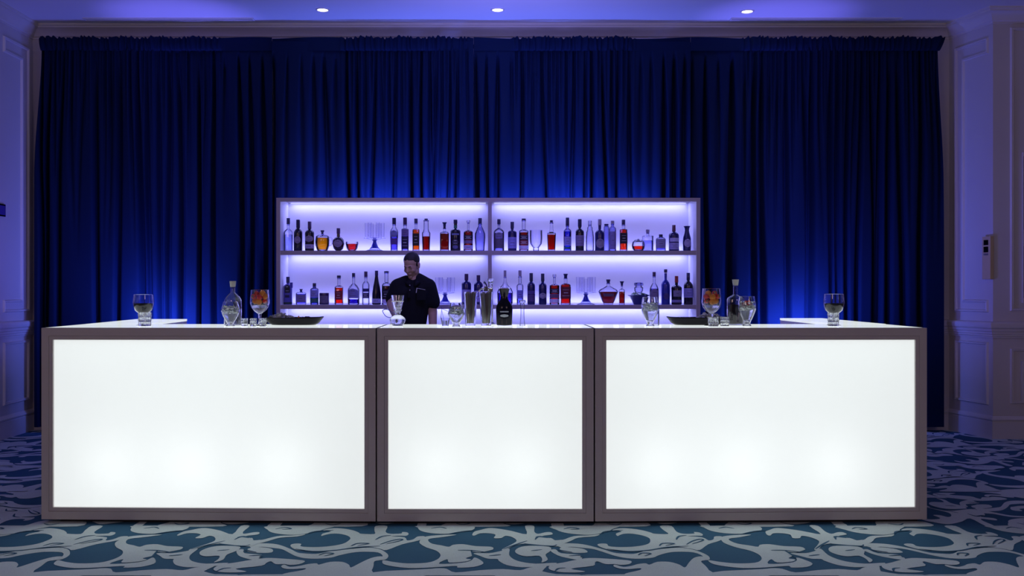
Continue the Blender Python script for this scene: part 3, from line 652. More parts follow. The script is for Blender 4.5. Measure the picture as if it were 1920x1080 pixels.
bottle(660,24,455,460,455,22,label='stemless glass bowl of red punch beside the round black flask',liquid=liq('c03018'),ly=457.5,prof=[(10,470.8),(14,470),(20,466),(24,457),(23,453)],name='punch_glass',cat='glass',**r1)
bottle(739,16,408.5,432,427,6,label='clear round-shouldered bottle with navy cap and round blue label, right of the flute stand',cap=CAPD,capy=420.5,prof=[(13,470.8),(13.5,467),(15,442),(15.5,436),(13,431),(8,427.5),(6,425),(6,420)],liquid=liq('8078c8'),ly=440,labels=[(431.5,446,'7478b8','o',0.8),(447,459,'5a3a90','r',0.9)],**r1)
bottle(759.5,13.5,408,430,428,6,label='straight bottle with purple cap, grey upper label and navy lower label',cap=CAPP,capy=421,liquid=liq('8070b0'),ly=430,labels=[(430,443,'6c5c90','r',0.95),(443.5,467,'14103c','r',0.97)],**r1)
bottle(780,13,410,431,429,5,label='slim amber spirit bottle with black label and black cap, upper left shelf',cap=CAPD,capy=418.5,capw=6.5,liquid=AMB,ly=431,labels=[(438,461,'181018','r',0.8)],sq=4,**r1)
bottle(799,16,410,440,436,9,label='clear thick-necked bottle with dark red spirit in its lower half',cap=CAPD,capy=412.5,capw=6.5,liquid=WHI,ly=443.5,prof=[(13,470.8),(14,468),(16,440),(16,437),(12,434),(9.5,430),(9,414),(6,413)],**r1)
bottle(833.5,17,417,437,434,5,label='square decanter of dark red spirit with flared stopper, upper left shelf',cap=CAPD,capy=427,cap_prof=[(4,429),(5,424),(5.5,420),(9,417.5),(8.5,416.8)],liquid=RED,ly=438,sq=5,**r1)
bottle(854,19,412,434,428,6,label='broad navy bottle with a green neck band and grey print, upper left shelf',kind='o',body=DK,cap=CAPD,capy=419,band=(422,430,'2c7060'),labels=[(438,441,'7078b0','n',0.7),(449,459,'34304c','o',0.6),(460,467,'5a5890','o',0.5)],**r1)
bottle(878,17.5,413,436,431,4,label='amber whiskey bottle with glass stopper, black label and white lower band',cap=G_faint,capy=417,capw=7,liquid=WHI,ly=434,labels=[(441,450,'0c0c38','r',0.97),(451,457,'6c6090','r',0.9),(460,467.5,'b8b8f0','r',0.97)],**r1)
bottle(900,20,409,437,428,6.5,label='pale blue carafe bottle with black cap at the right end of the upper left shelf',cap=CAPD,capy=419,capw=7,body=G_blue,prof=[(16,470.8),(17,468),(20,445),(19.5,438),(12,429),(7,424),(6.5,419)],**r1)
# upper row, right compartment
bottle(935.5,20,411,436,427,4,label='clear bottle with tan label, first on the upper right shelf',cap=CAPD,capy=420,capw=6.5,liquid=liq('a09cd8'),ly=437,labels=[(436,447,'77709c','a',0.7),(447.5,466,'58506c','r',0.75)],**r1)
bottle(960.5,16.5,416,436,431,5.5,label='navy wine bottle with lilac lower label on the upper right shelf',kind='o',body=NV,cap=CAPD,capy=428,labels=[(445,466,'8484d8','r',0.97)],**r1)
bottle(982,18,410,434,430,7,label='whiskey bottle with long clear neck, navy and red label and pale band',cap=CAPD,capy=412.5,capw=8,liquid=WHI,ly=436,labels=[(441,450,'101040','r',0.97),(451,459,'702848','r',0.97),(460.5,467.5,'c0c0f4','r',0.97)],**r1)
bottle(1005,24,431,434,432,23,label='large empty clear goblet between bottles on the upper right shelf',prof=[(11,470.8),(11,464.5),(14,463),(22,457),(24,448),(23.5,431)],name='glass_goblet',cat='glass',**r1)
bottle(1034,16.5,413,438,434,6,label='square bottle of deep red spirit with small black cap, upper right shelf',cap=CAPD,capy=417,capw=5.5,liquid=liq('a01c18'),ly=440,prof=[(13,470.8),(14,468),(16.5,440),(16,437.5),(8,434.5),(6.5,430),(5.5,417)],sq=5,**r1)
bottle(1064,14.5,408,434,428,5.5,label='tall blue bottle with lilac label and green lower edge, upper right shelf',cap=CAPD,capy=423,body=G_blue,liquid=liq('3040b0'),ly=434,labels=[(444,461,'8888d0','r',0.8),(463,467,'2c6c68','n',0.8)],**r1)
bottle(1087,16,411,435,428,6,label='black wine bottle with a large beige-grey label, upper right shelf',kind='o',body=DK,cap=CAPD,capy=425,labels=[(441.5,461.5,'7c70a0','r',0.97)],**r1)
bottle(1106,15,414,436,428,5.5,label='frosted almost colourless bottle right of the beige-labelled wine bottle',cap=G_faint,capy=421,body=G_faint,prof=[(14,470.8),(15,468),(15,445),(13,435),(10,431),(10,427),(6,424),(5,421)],**r1)
bottle(1124.5,18,411,438,430,5.5,label='navy bottle with beige capsule and round silver emblem label',kind='o',body=NV,cap=CAPG,capy=422,labels=[(447,466,'868098','o',0.78)],**r1)
bottle(1137,10,420,426,424,7,label='narrow clear carafe peeping out behind two taller bottles, upper right shelf',cap=CAPD,capy=423,capw=8,body=G_blue,base=zs1+0.001,d=9.02,name='carafe',cat='carafe')
bottle(1148.5,13.5,414,430,424,5.5,label='clear cylindrical bottle with a dark collar and faded grey label',cap=CAPG,capy=419.5,body=G_blue,labels=[(434,468,'7870b0','r',0.85)],**r1)
bottle(1169,14,412,431,429,6,label='bright orange spirit bottle with a black label, upper right shelf',cap=CAPD,capy=421,capw=6.8,liquid=liq('e05018'),ly=430,labels=[(437,457,'180c28','r',0.85)],sq=4,**r1)
bottle(1197,25,448,458,451,3,label='round ball decanter with a little orange liquor at the bottom',cap=CAPP,capy=450,capw=3.5,liquid=liq('d85020'),ly=461.5,prof=[(12,470.35),(17,469.8),(23,466),(25,460),(22,453.5),(14,450),(4,449)],name='ball_decanter',cat='decanter',base=zs1+0.001,d=8.88)
bottle(1214.5,20,430,443,441,5,label='clear square decanter with round stopper behind the ball decanter',cap=CAPG,capy=436,cap_prof=[(4,438),(7,435),(7,431),(5,430)],liquid=liq('a8a8e0'),ly=451,sq=5,base=zs1+0.001,d=9.03)
bottle(1239,18.5,439.5,449,444,6,label='short bottle with grey label and dark base, third from right on upper shelf',cap=CAPD,capy=444,liquid=liq('7870c0'),ly=450,labels=[(448,466,'8480b0','r',0.85)],sy=0.6,**r1)
bottle(1263.5,19,422,441,434,5.5,label='dark bottle with maroon capsule and two white labels, upper right shelf',kind='o',body=NV,cap=bmat('501c48',0.4),capy=434,labels=[(446.5,453.5,'b0aee0','r',0.85),(455.5,468,'9c98d0','r',0.9)],**r1)
bottle(1288,16,424,440,430,9,label='hourglass navy carafe with flared lip and oval label, last on the upper shelf',kind='o',body=NV,prof=[(13,470.8),(15,468),(16,456),(14.5,446),(9,436),(8,432),(9,428),(13,424)],labels=[(448,464,'9a94c0','o',0.8)],name='carafe',cat='carafe',**r1)
# lower row, left compartment
t = bottle(540,16,519,537,532,5.5,label='bottle with a hanging neck tag and floral label, first on the lower left shelf',cap=CAPD,capy=530,body=bmat('5450a8'),kind='o',labels=[(534,549,'181c24','a',0.6),(553,558,'1c1c40','n',0.5),(566.5,570,'203c38','n',0.95)],**r2)
obj('neck_tag', boxm(0.022,0.048,-0.022,-0.02,0.155,0.205,bevel=0.0005), lmat('3c3ca0'), t)
bottle(564.5,19,542,550,547,4,label='short square bottle with grey label and small flared stopper, lower left shelf',cap=CAPD,capy=545.5,cap_prof=[(3.5,547),(4,545),(6.5,542)],liquid=liq('7c78d0'),ly=551,labels=[(552,567,'766ca8','r',0.85)],sq=4,sy=0.6,**r2)
bottle(589.5,15.5,531,543,539,5.5,label='apothecary bottle with a green lower stripe on a pale label',cap=CAPD,capy=537.5,body=G_blue,liquid=liq('3048a0'),ly=545,labels=[(544,558,'8e90d8','r',0.92),(559,567,'2c7060','r',0.95)],**r2)
bottle(608,18,549,552,550,17,label='dark round tin with a red and grey label, lower left shelf',kind='o',body=bmat('30245c'),prof=[(17,571),(18,570),(18,550.5),(17.5,549.2)],labels=[(554.5,567.5,'6c6488','r',0.85)],name='tin_jar',cat='jar',**r2)
bottle(635.5,15.5,516.5,539,535,5.5,label='square bottle of orange-red spirit with flat black stopper, lower left shelf',cap=CAPD,capy=521,capw=7.5,liquid=liq('c83c14'),ly=539.5,labels=[(545,562,'7a1830','r',0.75)],sq=4,**r2)
bottle(663,22,512,545,531,5,label='clear wide-shouldered bottle with arched grey label and dark bottom',cap=CAPD,capy=519,liquid=liq('4a2890'),ly=561,labels=[(541,559,'7c7cc0','a',0.85)],**r2)
bottle(686,13.5,509,535,527,5,label='clear tall bottle with ornate dark lettering beside the hock bottle',cap=CAPP,capy=519,capw=6.5,labels=[(541,547,'302c78','r',0.9),(549,559,'3c3470','r',0.9)],**r2)
bottle(706,17,507.5,550,520,5,label='tall dark tapering hock bottle with a white band near its base',kind='o',body=DK,cap=NV,capy=517,prof=[(15,571),(17,569),(16.5,551),(13,538),(8.5,527),(5.5,517)],labels=[(560,568,'b8b8f0','r',0.97)],**r2)
bottle(724.5,17,508.5,535,529,7,label='dark spirit bottle with long clear neck, half hidden behind the barman',cap=CAPD,capy=511,capw=9,liquid=liq('601430'),ly=536,labels=[(543,560,'141034','r',0.95),(561,568,'c0b8f0','r',0.9)],**r2)
bottle(874.5,18,513.5,533,526,6,label='dark bottle with purple capsule right of the flute stand beside the barman',kind='o',body=NV,cap=CAPP,capy=525,labels=[(543,566,'8c88c8','r',0.95)],**r2)
bottle(897,17,516,535,527,6,label='dark bottle with purple capsule behind the gap between two tall straw glasses',kind='o',body=NV,cap=CAPP,capy=526,labels=[(545,566,'9690d0','r',0.95)],**r2)
# lower row, right compartment
bottle(947,30,507,545,534,4.5,label='clear long-necked decanter bottle of purple liquor behind the black decanter',cap=CAPG,capy=519,capw=5,liquid=PUR,ly=549,prof=[(26,571),(29,568),(30,548),(24,541),(10,534),(5.5,528),(4.5,519)],sy=0.6,**r2)
bottle(975,12.5,507,536,532,6,label='slim clear bottle with lilac lettering behind the thin glass column',cap=CAPG,capy=518,capw=6,liquid=liq('8c8ce0'),ly=545,labels=[(544,560,'7a7ad8','r',0.9)],**r2)
bottle(996,14.5,512,536,528,5.5,label='dark wine bottle with a muted plum label, lower right shelf',kind='o',body=NV,cap=CAPD,capy=527,labels=[(545,551,'4c3c88','r',0.9),(552,565,'4c3878','r',0.95)],**r2)
bottle(1017.5,15,513,536,529,5.5,label='dark wine bottle with a round grey shell emblem, lower right shelf',kind='o',body=NV,cap=CAPD,capy=527,labels=[(549,560,'8c88a8','o',0.8)],**r2)
bottle(1039.5,18.5,514.5,536,532,4.5,label='amber whiskey bottle with clear stopper and white band, lower right shelf',cap=G_faint,capy=519,capw=6.5,liquid=liq('b83418'),ly=535,labels=[(541,550,'0c0c38','r',0.97),(551,559,'6c5078','r',0.9),(560.5,567.5,'c0c0f4','r',0.97)],**r2)
bottle(1060.5,18.5,513.5,535,531,6,label='square dark amber bottle with flared black stopper left of the flute stand',cap=CAPD,capy=521,cap_prof=[(5,522),(6.5,520),(6,517.5),(8.5,514),(8,513.4)],liquid=liq('b83014'),ly=533,labels=[(538,560,'5c1028','r',0.9)],sq=5,**r2)
bottle(1140.5,37,524,546,541,6,label='diamond-shaped decanter of red liquor with black stopper',cap=CAPD,capy=530.5,cap_prof=[(5.5,531),(6.5,528),(8,525),(7.5,524)],liquid=liq('801030'),ly=547,labels=[(550,556,'584868','n',0.6)],prof=[(17,571),(18,569.5),(24,564),(37,547),(33,543.5),(14,538),(6.5,536),(6,530)],sy=0.5,name='diamond_decanter',cat='decanter',**r2)
bottle(1166,10.5,527.5,545,541,3,label='small slim bottle of deep red liquor with flared stopper',cap=CAPD,capy=536,cap_prof=[(4,536),(4.5,532),(8,528),(7.5,527.3)],liquid=liq('901020'),ly=547,sq=5,**r2)
bottle(1226.5,17,510,545,530,5,label='clear bottle with purple cap and arched grey label behind the iced tulip glass',cap=CAPP,capy=518,liquid=liq('8c80b8'),ly=541,labels=[(541.5,568,'7c7098','a',0.93)],**r2)
bottle(1248,16,505,535,524,5,label='tall blue bottle with a white neck ring, third from right on lower shelf',kind='o',body=MID,cap=CAPD,capy=510.5,band=(511,512.5,'c8c8f8'),labels=[(549,562,'3c3880','o',0.6)],**r2)
bottle(1268.5,19.5,517.5,540,534,5.5,label='dark bottle with a bright red capsule, second from right on lower shelf',kind='o',body=DK,cap=CAPR,capy=529.5,labels=[(544.5,556,'8884a8','r',0.72),(562,567,'7c78b8','r',0.95)],**r2)
bottle(1290.5,17,511.5,536,527,5.5,label='dark wine bottle with a wide lilac label, last on the lower right shelf',kind='o',body=DK,cap=NV,capy=525,labels=[(540.5,558,'8c8ad0','r',0.97)],**r2)
# bowl with garnish on the lower right shelf
t = thing('garnish_bowl', 'wide dark blue bowl of green garnish on the lower right shelf', 'bowl', ((1197.5-CX)*8.93/F, 8.93, zs2+0.001), 0)
k = F/8.93
obj('bowl', lath([(0,0),(9/k,0),(10/k,0.004),(13/k,8/k),(17/k,15/k),(20.5/k,17/k),(20.5/k,18/k),(17/k,18/k),(12/k,10/k),(0,9/k)], seg=32), bmat('141c78'), t, smooth=35)
M_green = mat('green_garnish', (0.16, 0.30, 0.16), 0.6, noise_s=60, noise_a=0.5)
def leafy(n, rx, ry, h, seed, size=0.014):
    rg = random.Random(seed); bm = bmesh.new()
    for i in range(n):
        a, q = rg.uniform(0, 6.28), math.sqrt(rg.random()); c = Vector((rx*q*math.cos(a), ry*q*math.sin(a), h*(1-q*q)*rg.uniform(0.5, 1)+0.004))
        R = Matrix.Rotation(rg.uniform(0, 6.28), 3, 'Z') @ Matrix.Rotation(rg.uniform(-1.0, 1.0), 3, 'X'); s = size*rg.uniform(0.7, 1.3)
        vs = [bm.verts.new(c+R @ Vector(p)*s) for p in ((-1,0,0),(-0.4,0.5,0.15),(0.4,0.5,0.15),(1,0,-0.1),(0.4,-0.5,0.15),(-0.4,-0.5,0.15))]
        bm.faces.new(vs)
    return bm
lf = obj('garnish', leafy(70, 17/k, 17/k, 0.03, 5), M_green, t, loc=(0, 0, 17/k)); lf['kind'] = 'stuff'
jr = thing('glass_jar', 'small clear glass jar with ribbed lid standing in the blue garnish bowl', 'jar', ((1197.5-CX)/k, 8.93, zs2+23/k), 0)
obj('body', lath([(0,0),(6/k,0),(8/k,3/k),(8.5/k,9/k),(6/k,12/k),(6/k,14/k)], seg=24), G_faint, jr, smooth=35)
obj('lid', lath([(8/k,13/k),(9/k,14/k),(8/k,15.5/k),(9/k,16.5/k),(7/k,18.5/k),(7.5/k,18.5/k),(0,19/k)], seg=24), G_blue, jr, smooth=35)

# flute stands: a dark-stemmed glass stand carrying narrow tumblers
M_stem = bmat('1c2ca8')
flute = None
for n_, (px, py0, bz, where) in enumerate(((702.5, 446.5, zs1, 'on the upper left shelf'), (834.5, 548.5, zs2, 'right of the barman'), (1098.5, 548, zs2, 'on the lower right shelf'))):
    d = 8.95; k = F/d; x = (px-CX)/k; Hs = CH+(CY-py0)/k-bz-0.001
    t = thing('glass_stand', 'footed glass stand with dark blue stem %s' % where, 'stand', (x, d, bz+0.001), 0, 'flute stands')
    obj('foot', lath([(0,0),(17/k,0),(17/k,0.004),(10/k,0.018),(9/k,0.026),(0,0.027)], seg=32), G_faint, t, smooth=30)
    h = Hs; obj('stem', lath([(0,0.027),(9/k,0.027),(6.5/k,0.040),(3.4/k,h*0.66),(3.2/k,h*0.78),(5.5/k,h*0.86),(0,h*0.86)], seg=24), M_stem, t, smooth=35)
    obj('plate', lath([(0,h*0.861),(5.5/k,h*0.865),(14/k,h-0.008),(20.5/k,h),(20.8/k,h-0.003)], seg=32), M_stem if False else G_blue, t, smooth=35)
    for i in range(7):
        a = i*2*math.pi/6; rr = 15/k if i < 6 else 0
        gx, gy = rr*math.cos(a), rr*math.sin(a)
        if flute is None:
            flute = thing('flute_glass', '', 'glass', (0,0,0))
            obj('body', lath([(0,0),(2.6/k,0),(3.0/k,0.004),(3.6/k,28/k),(3.4/k,28/k),(2.8/k,0.012),(0,0.010)], seg=16), G_flute, flute, smooth=35)
            f = flute
        else: f = dup(flute)
        f.location = (x+gx, d+gy, bz+0.001+h+0.0015)
        if i == 6: f.location.z = bz+0.001+h*0.865+0.003; 
        tag(f, 'narrow clear flute glass in the cluster on the dark-stemmed stand %s' % where, 'glass', 'flute glasses on the stand %s' % where)

# ------------------------------------------------------------------ things on the bar top
BD = 6.33; KB = F/BD                                   # px per metre there
def bx(px, d=BD): return (px-CX)*d/F
def prof_px(rows, yb, k=KB): return [(w_/2/k, (yb-y)/k) for w_, y in rows]
ZB = BT+0.001; YB = CY-(ZB-CH)*KB
def crystal():
    m = mat('cut_crystal', (0.97, 0.99, 1.0), 0.04, bump=0.6, bump_s=110); m.node_tree.nodes['Principled BSDF'].inputs['Transmission Weight'].default_value = 1.0
    m.node_tree.nodes['Principled BSDF'].inputs['IOR'].default_value = 1.45; return m
G_cut = crystal()
def real_glass(name, color, rough, ior, bump=0, bs=60):
    m = mat(name, color, rough, bump=bump, bump_s=bs); b = m.node_tree.nodes['Principled BSDF']
    b.inputs['Transmission Weight'].default_value = 1.0; b.inputs['IOR'].default_value = ior; return m
G_bar = real_glass('bar_glass', (0.99, 0.99, 1.0), 0.0, 1.45)
M_ice = mat('crushed_ice', (0.92, 0.97, 0.95), 0.2, bump=0.3, bump_s=80); M_ice.node_tree.nodes['Principled BSDF'].inputs['Transmission Weight'].default_value = 0.25; M_ice.node_tree.nodes['Principled BSDF'].inputs['IOR'].default_value = 1.31
def milky(name, col, f=0.5):
    m = bpy.data.materials.new(name); m.use_nodes = True; N, L = m.node_tree.nodes, m.node_tree.links; N.remove(N['Principled BSDF'])
    a = N.new('ShaderNodeBsdfTranslucent'); b = N.new('ShaderNodeBsdfDiffuse'); x = N.new('ShaderNodeMixShader'); x.inputs[0].default_value = f
    g = N.new('ShaderNodeBsdfGlossy'); g.inputs['Roughness'].default_value = 0.15; y = N.new('ShaderNodeMixShader'); y.inputs[0].default_value = 0.12
    nz = N.new('ShaderNodeTexNoise'); nz.inputs['Scale'].default_value = 60; mx = N.new('ShaderNodeMix'); mx.data_type = 'RGBA'
    mx.inputs[6].default_value = (*[c*0.85 for c in col], 1); mx.inputs[7].default_value = (*col, 1); L.new(nz.outputs['Fac'], mx.inputs[0])
    L.new(mx.outputs[2], a.inputs[0]); L.new(mx.outputs[2], b.inputs[0])
    L.new(b.outputs[0], x.inputs[1]); L.new(a.outputs[0], x.inputs[2]); L.new(x.outputs[0], y.inputs[1]); L.new(g.outputs[0], y.inputs[2])
    L.new(y.outputs[0], N['Material Output'].inputs['Surface']); return m
M_milk = milky('frosted_glass', (0.97, 1.0, 0.98), 0.6); M_icew = milky('white_ice', (0.97, 1.0, 0.98), 0.5)
M_frost = mat('frosted_base', (0.93, 0.97, 0.94), 0.4, noise_s=20, noise_a=0.05)
M_berry = mat('dark_berry', (0.035, 0.02, 0.02), 0.2, coat=0.6, noise_s=60, noise_a=0.3)
M_straw = mat('strawberry_red', (0.72, 0.03, 0.015), 0.35, coat=0.3, noise_s=120, noise_a=0.3)
M_orange = mat('orange_flesh', (0.95, 0.30, 0.03), 0.4, coat=0.2, noise_s=60, noise_a=0.25)
M_wine = mat('red_wine', (0.003, 0.002, 0.006), 0.3, spec=0.08, noise_s=10, noise_a=0.1)
def frosted():
    m = bpy.data.materials.new('cloudy_drink'); m.use_nodes = True; N, L = m.node_tree.nodes, m.node_tree.links; N.remove(N['Principled BSDF'])
    a = N.new('ShaderNodeBsdfTranslucent'); a.inputs[0].default_value = (0.8,0.9,0.86,1); b = N.new('ShaderNodeBsdfTransparent'); b.inputs[0].default_value = (0.85,0.92,0.9,1)
    m1 = N.new('ShaderNodeMixShader'); m1.inputs[0].default_value = 0.30; L.new(a.outputs[0], m1.inputs[1]); L.new(b.outputs[0], m1.inputs[2])
    L.new(m1.outputs[0], N['Material Output'].inputs['Surface']); return m
M_cloud = real_glass('clear_drink', (0.95, 1.0, 0.98), 0.22, 1.33)
def ice_heap(rad_at, z0, z1, n, seed, s=0.011):
    rg = random.Random(seed); bm = bmesh.new()
    for i in range(n):
        z = rg.uniform(z0, z1); R = rad_at(z)*0.86; a, q = rg.uniform(0, 6.28), math.sqrt(rg.random())*R
        M = Matrix.Translation((q*math.cos(a), q*math.sin(a), z)) @ Matrix.Rotation(rg.uniform(0,3), 4, 'X') @ Matrix.Rotation(rg.uniform(0,3), 4, 'Z')
        e = s*rg.uniform(0.6, 1.1)/2; box(bm, -e, e, -e*1.1, e, -e, e*0.8, M=M)
    return bm
def tulip(px, ytop, yb, wtop, wmax, label, seed, berries=0, dark=True, d=BD, stirrer=False):
    k = F/d; Y0 = CY-(ZB-CH)*k; s = (Y0-ytop)/45.0
    rows = [(0,0),(16,0),(15,1.2),(12,3),(12.5,5),(16,8.5),(22,13.5),(28,19),(32,24),(wmax,29),(wmax-0.8,34),(wtop+2.3,40),(wtop,45)]
    sp = [(w_/2/k, h*s/k) for w_, h in rows]; pf = sp[:3]+[(max(r, 0.001), z) for r, z in spline(sp[3:], 3, False)]
    def rad(z):
        for (r0, a), (r1, b) in zip(pf[:-1], pf[1:]):
            if a <= z <= b: return r0+(r1-r0)*(z-a)/max(1e-6, b-a)
        return pf[-1][0]
    t = thing('tulip_glass', label, 'glass', (bx(px, d), d, ZB), 0, 'iced tulip glasses on the bar')
    solid(obj('bowl', lath(rim(pf), seg=32), G_bar, t, smooth=35))
    h = lambda v: v*s/k
    obj('drink', lath([(0,h(8.2)),(rad(h(9))*0.6,h(8.5))]+[(rad(h(q))*0.93-0.0016,h(q)) for q in (9.5,12,14,17,20,23,26)]+[(0,h(26.2))], seg=32), M_cloud, t, smooth=35)
    obj('solid_foot', lath([(0,h(0.5)),(rad(h(1))*0.86,h(0.5)),(rad(h(3))*0.8,h(3)),(rad(h(7))*0.8,h(7)),(0,h(7.8))], seg=24), G_cut, t, smooth=35)
    ic = obj('crushed_ice', ice_heap(rad, h(25), h(38 if not dark else 36), 170, seed), real_glass('ice_cubes', (0.97, 1.0, 0.98), 0.22, 1.31), t); ic['kind'] = 'stuff'
    return t, h
tulip(432, 565.5, 611, 27, 34, 'iced tulip glass in front of the tall clear bottle at the left', 11)
tulip(855.5, 567.5, 611, 23, 28.5, 'small iced tulip glass left of the tall straw-filled glasses', 12, d=6.24)
tulip(1219, 557, 611, 28, 32.5, 'iced tulip glass standing alone left of the right-hand tray', 13)
t, h_ = tulip(1400.5, 555.5, 611, 28, 33.5, 'iced tulip glass topped with strawberries at the right', 14)
STRAW = None
def strawberry(loc, label, group, s=0.014, rot=(0,0,0)):
    global STRAW
    if STRAW is None:
        bm = bmesh.new(); sphere(bm, (0,0,0), 1.0, seg=14)
        for v in bm.verts:
            if v.co.z < 0: v.co.x *= 1-0.45*v.co.z**2; v.co.y *= 1-0.45*v.co.z**2; v.co.z *= 1.25
        STRAW = obj('strawberry', bm, M_straw, smooth=True); o = STRAW
        bm = bmesh.new()
        for i in range(6):
            a = i*math.pi/3; vs = [bm.verts.new(p) for p in ((0,0,1.02),(0.3*math.cos(a-0.4),0.3*math.sin(a-0.4),1.03),(0.75*math.cos(a),0.75*math.sin(a),0.85),(0.3*math.cos(a+0.4),0.3*math.sin(a+0.4),1.03))]; bm.faces.new(vs)
        obj('leaves', bm, M_green, o)
    else: o = dup(STRAW)
    o.location = loc; o.scale = (s, s, s); o.rotation_euler = rot; return tag(o, label, 'strawberry', group)
rg = random.Random(8)
for dx, dz, dy in ((-0.022,0,-0.005),(0.0,0.004,-0.016),(0.020,0.002,0.0),(-0.004,0.016,0.004),(0.010,0.018,-0.008)):
    strawberry((bx(1400.5)+dx, BD+dy, ZB+0.140+dz), 'red strawberry piled on the iced tulip glass at the right', 'strawberries on the iced tulip glass', 0.012, (rg.uniform(-1,1), rg.uniform(-1,1), rg.uniform(0,6)))
# fruit goblets
ORANGE = None
def fruit_goblet(px, ytop, where, seed, d=BD):
    global ORANGE
    k = F/d; Y0 = CY-(ZB-CH)*k; H = Y0-ytop
    rows = [(0,0),(27,0),(27,0.6),(16,1.6),(6,3.2),(5.5,12),(6,20),(8.5,23),(20,27),(31,34),(36.5,43),(36,50),(33,H)]
    pf = [(w_/2/k, h/k) for w_, h in rows]
    t = thing('fruit_goblet', 'stemmed glass goblet heaped with fruit %s' % where, 'glass', (bx(px, d), d, ZB), 0, 'fruit goblets on the bar')
    solid(obj('foot', lath(pf[:4]+[(0, pf[4][1]*0.7)], seg=32), G_bar, t, smooth=35))
    obj('stem', lath([(0.006, 2/k)]+pf[4:8], seg=16), G_cut, t, smooth=35)
    solid(obj('bowl', lath(rim([(0, 22.5/k)]+pf[7:]), seg=36), G_bar, t, smooth=35))
    obj('drink', lath([(0,23.5/k),(8/k/2,24/k),(18/2/k,27.5/k),(28/2/k,34/k),(32/2/k,38/k),(0,38.3/k)], seg=32), M_cloud, t, smooth=35)
    rg = random.Random(seed); x0 = bx(px, d)
    spots = [(-9,43.5,3),(0,42,-8),(9,43.5,3),(-11,52,-4),(0.5,51,-9.5),(11,52,-3),(-6,57.5,0),(5.5,58,-1),(0,51,6)]
    for i, (a, b, c) in enumerate(spots):
        loc = (x0+a/k, d+c*0.8/k, ZB+(b+2.8)/k)
        if i in (3, 4, 6, 2, 8) if seed == 21 else i in (0, 3, 5, 7, 8):
            strawberry(loc, 'red strawberry heaped in the fruit goblet %s' % where, 'strawberries in the goblet '+where, 0.0172, (rg.uniform(-1.5,1.5), rg.uniform(-1.5,1.5), rg.uniform(0,6)))
        else:
            if ORANGE is None:
                bm = bmesh.new(); sphere(bm, (0,0,0), (1,0.7,1), seg=14); 
                for v in bm.verts:
                    a_ = math.atan2(v.co.z, v.co.x); v.co *= 1+0.05*math.cos(8*a_)
                ORANGE = obj('orange_chunk', bm, M_orange, smooth=True); o = ORANGE
            else: o = ORANGE.copy(); COL.objects.link(o)
            o.location = loc; o.scale = (0.0205,)*3; o.rotation_euler = (rg.uniform(-.6,.6), rg.uniform(-1,1), rg.uniform(-.6,.6))
            tag(o, 'orange fruit chunk heaped in the fruit goblet %s' % where, 'fruit', 'orange chunks in the goblet '+where)
fruit_goblet(487, 543, 'left of the left-hand tray', 21, 6.385)
fruit_goblet(1334, 540.5, 'above the right-hand tray', 22, 6.385)
# cut crystal tumblers
def tumbler(px, w, ytop, label, d, group='cut crystal tumblers on the bar'):
    k = F/d; Y0 = CY-(ZB-CH)*k; h = (Y0-ytop)/k; r = w/2/k
    t = thing('crystal_tumbler', label, 'glass', (bx(px, d), d, ZB), 0.2, group)
    bm = bmesh.new(); n = 12
    lathe(bm, [(0,0),(r*0.88,0),(r*0.94,h*0.12),(r*0.9,h*0.3),(r*0.98,h*0.45),(r*0.93,h*0.62),(r,h*0.8),(r*0.98,h),(r*0.88,h),(r*0.82,h*0.3),(0,h*0.25)], seg=n)
    obj('body', bm, G_cut, t)
    ic = obj('ice', ice_heap(lambda z: r*0.75, h*0.35, h*0.85, 9, int(px), 0.016), G_cut, t); ic['kind'] = 'stuff'
tumbler(271.5, 25, 585.5, 'cut crystal tumbler in front of the left-hand red wine goblet', 6.33)
tumbler(458.5, 14, 597, 'small cut crystal tumbler right beside the tall clear bottle base', 6.36)
tumbler(475, 14, 597, 'small cut crystal tumbler, middle of the three by the fruit goblet', 6.30)
tumbler(492.5, 14, 597, 'small cut crystal tumbler nearest to the left-hand tray', 6.29)
tumbler(1337.5, 21, 594, 'cut crystal tumbler under the right-hand fruit goblet bowl', 6.285)
tumbler(1359, 18, 594, 'cut crystal tumbler in front of the right-hand clear bottle', 6.33)
tumbler(1562.5, 22, 586, 'cut crystal tumbler in front of the right-hand red wine goblet', 6.33)
# red wine goblets behind the tumblers
for px, yt, where in ((269, 552, 'near the left end of the bar'), (1563.5, 551, 'near the right end of the bar')):
    d = 6.43; k = F/d; H = (CY-(ZB-CH)*k)-yt
    pf = [(w_/2/k, h/k) for w_, h in [(0,0),(26,0),(26,0.6),(5,2.5),(4.5,16),(7,19),(16,22),(30,28),(36,36),(38,43),(36.5,50),(35,H)]]
    t = thing('wine_goblet', 'round goblet of dark red wine %s' % where, 'glass', (bx(px, d), d, ZB), 0, 'red wine goblets on the bar')
    solid(obj('foot', lath(pf[:3]+[(0.004, 2.4/k)], seg=32), G_bar, t, smooth=35)); obj('stem', lath(pf[3:6], seg=16), G_bar, t, smooth=35)
    solid(obj('bowl', lath(rim([(0, 18.5/k)]+pf[5:]), seg=36), G_bar, t, smooth=35))
    obj('wine', lath([(0,19.8/k),(13/2/k,22/k),(27/2/k,28.5/k),(34/2/k,36/k),(36/2/k,41.5/k),(0,41.6/k)], seg=36), M_wine, t, smooth=35)
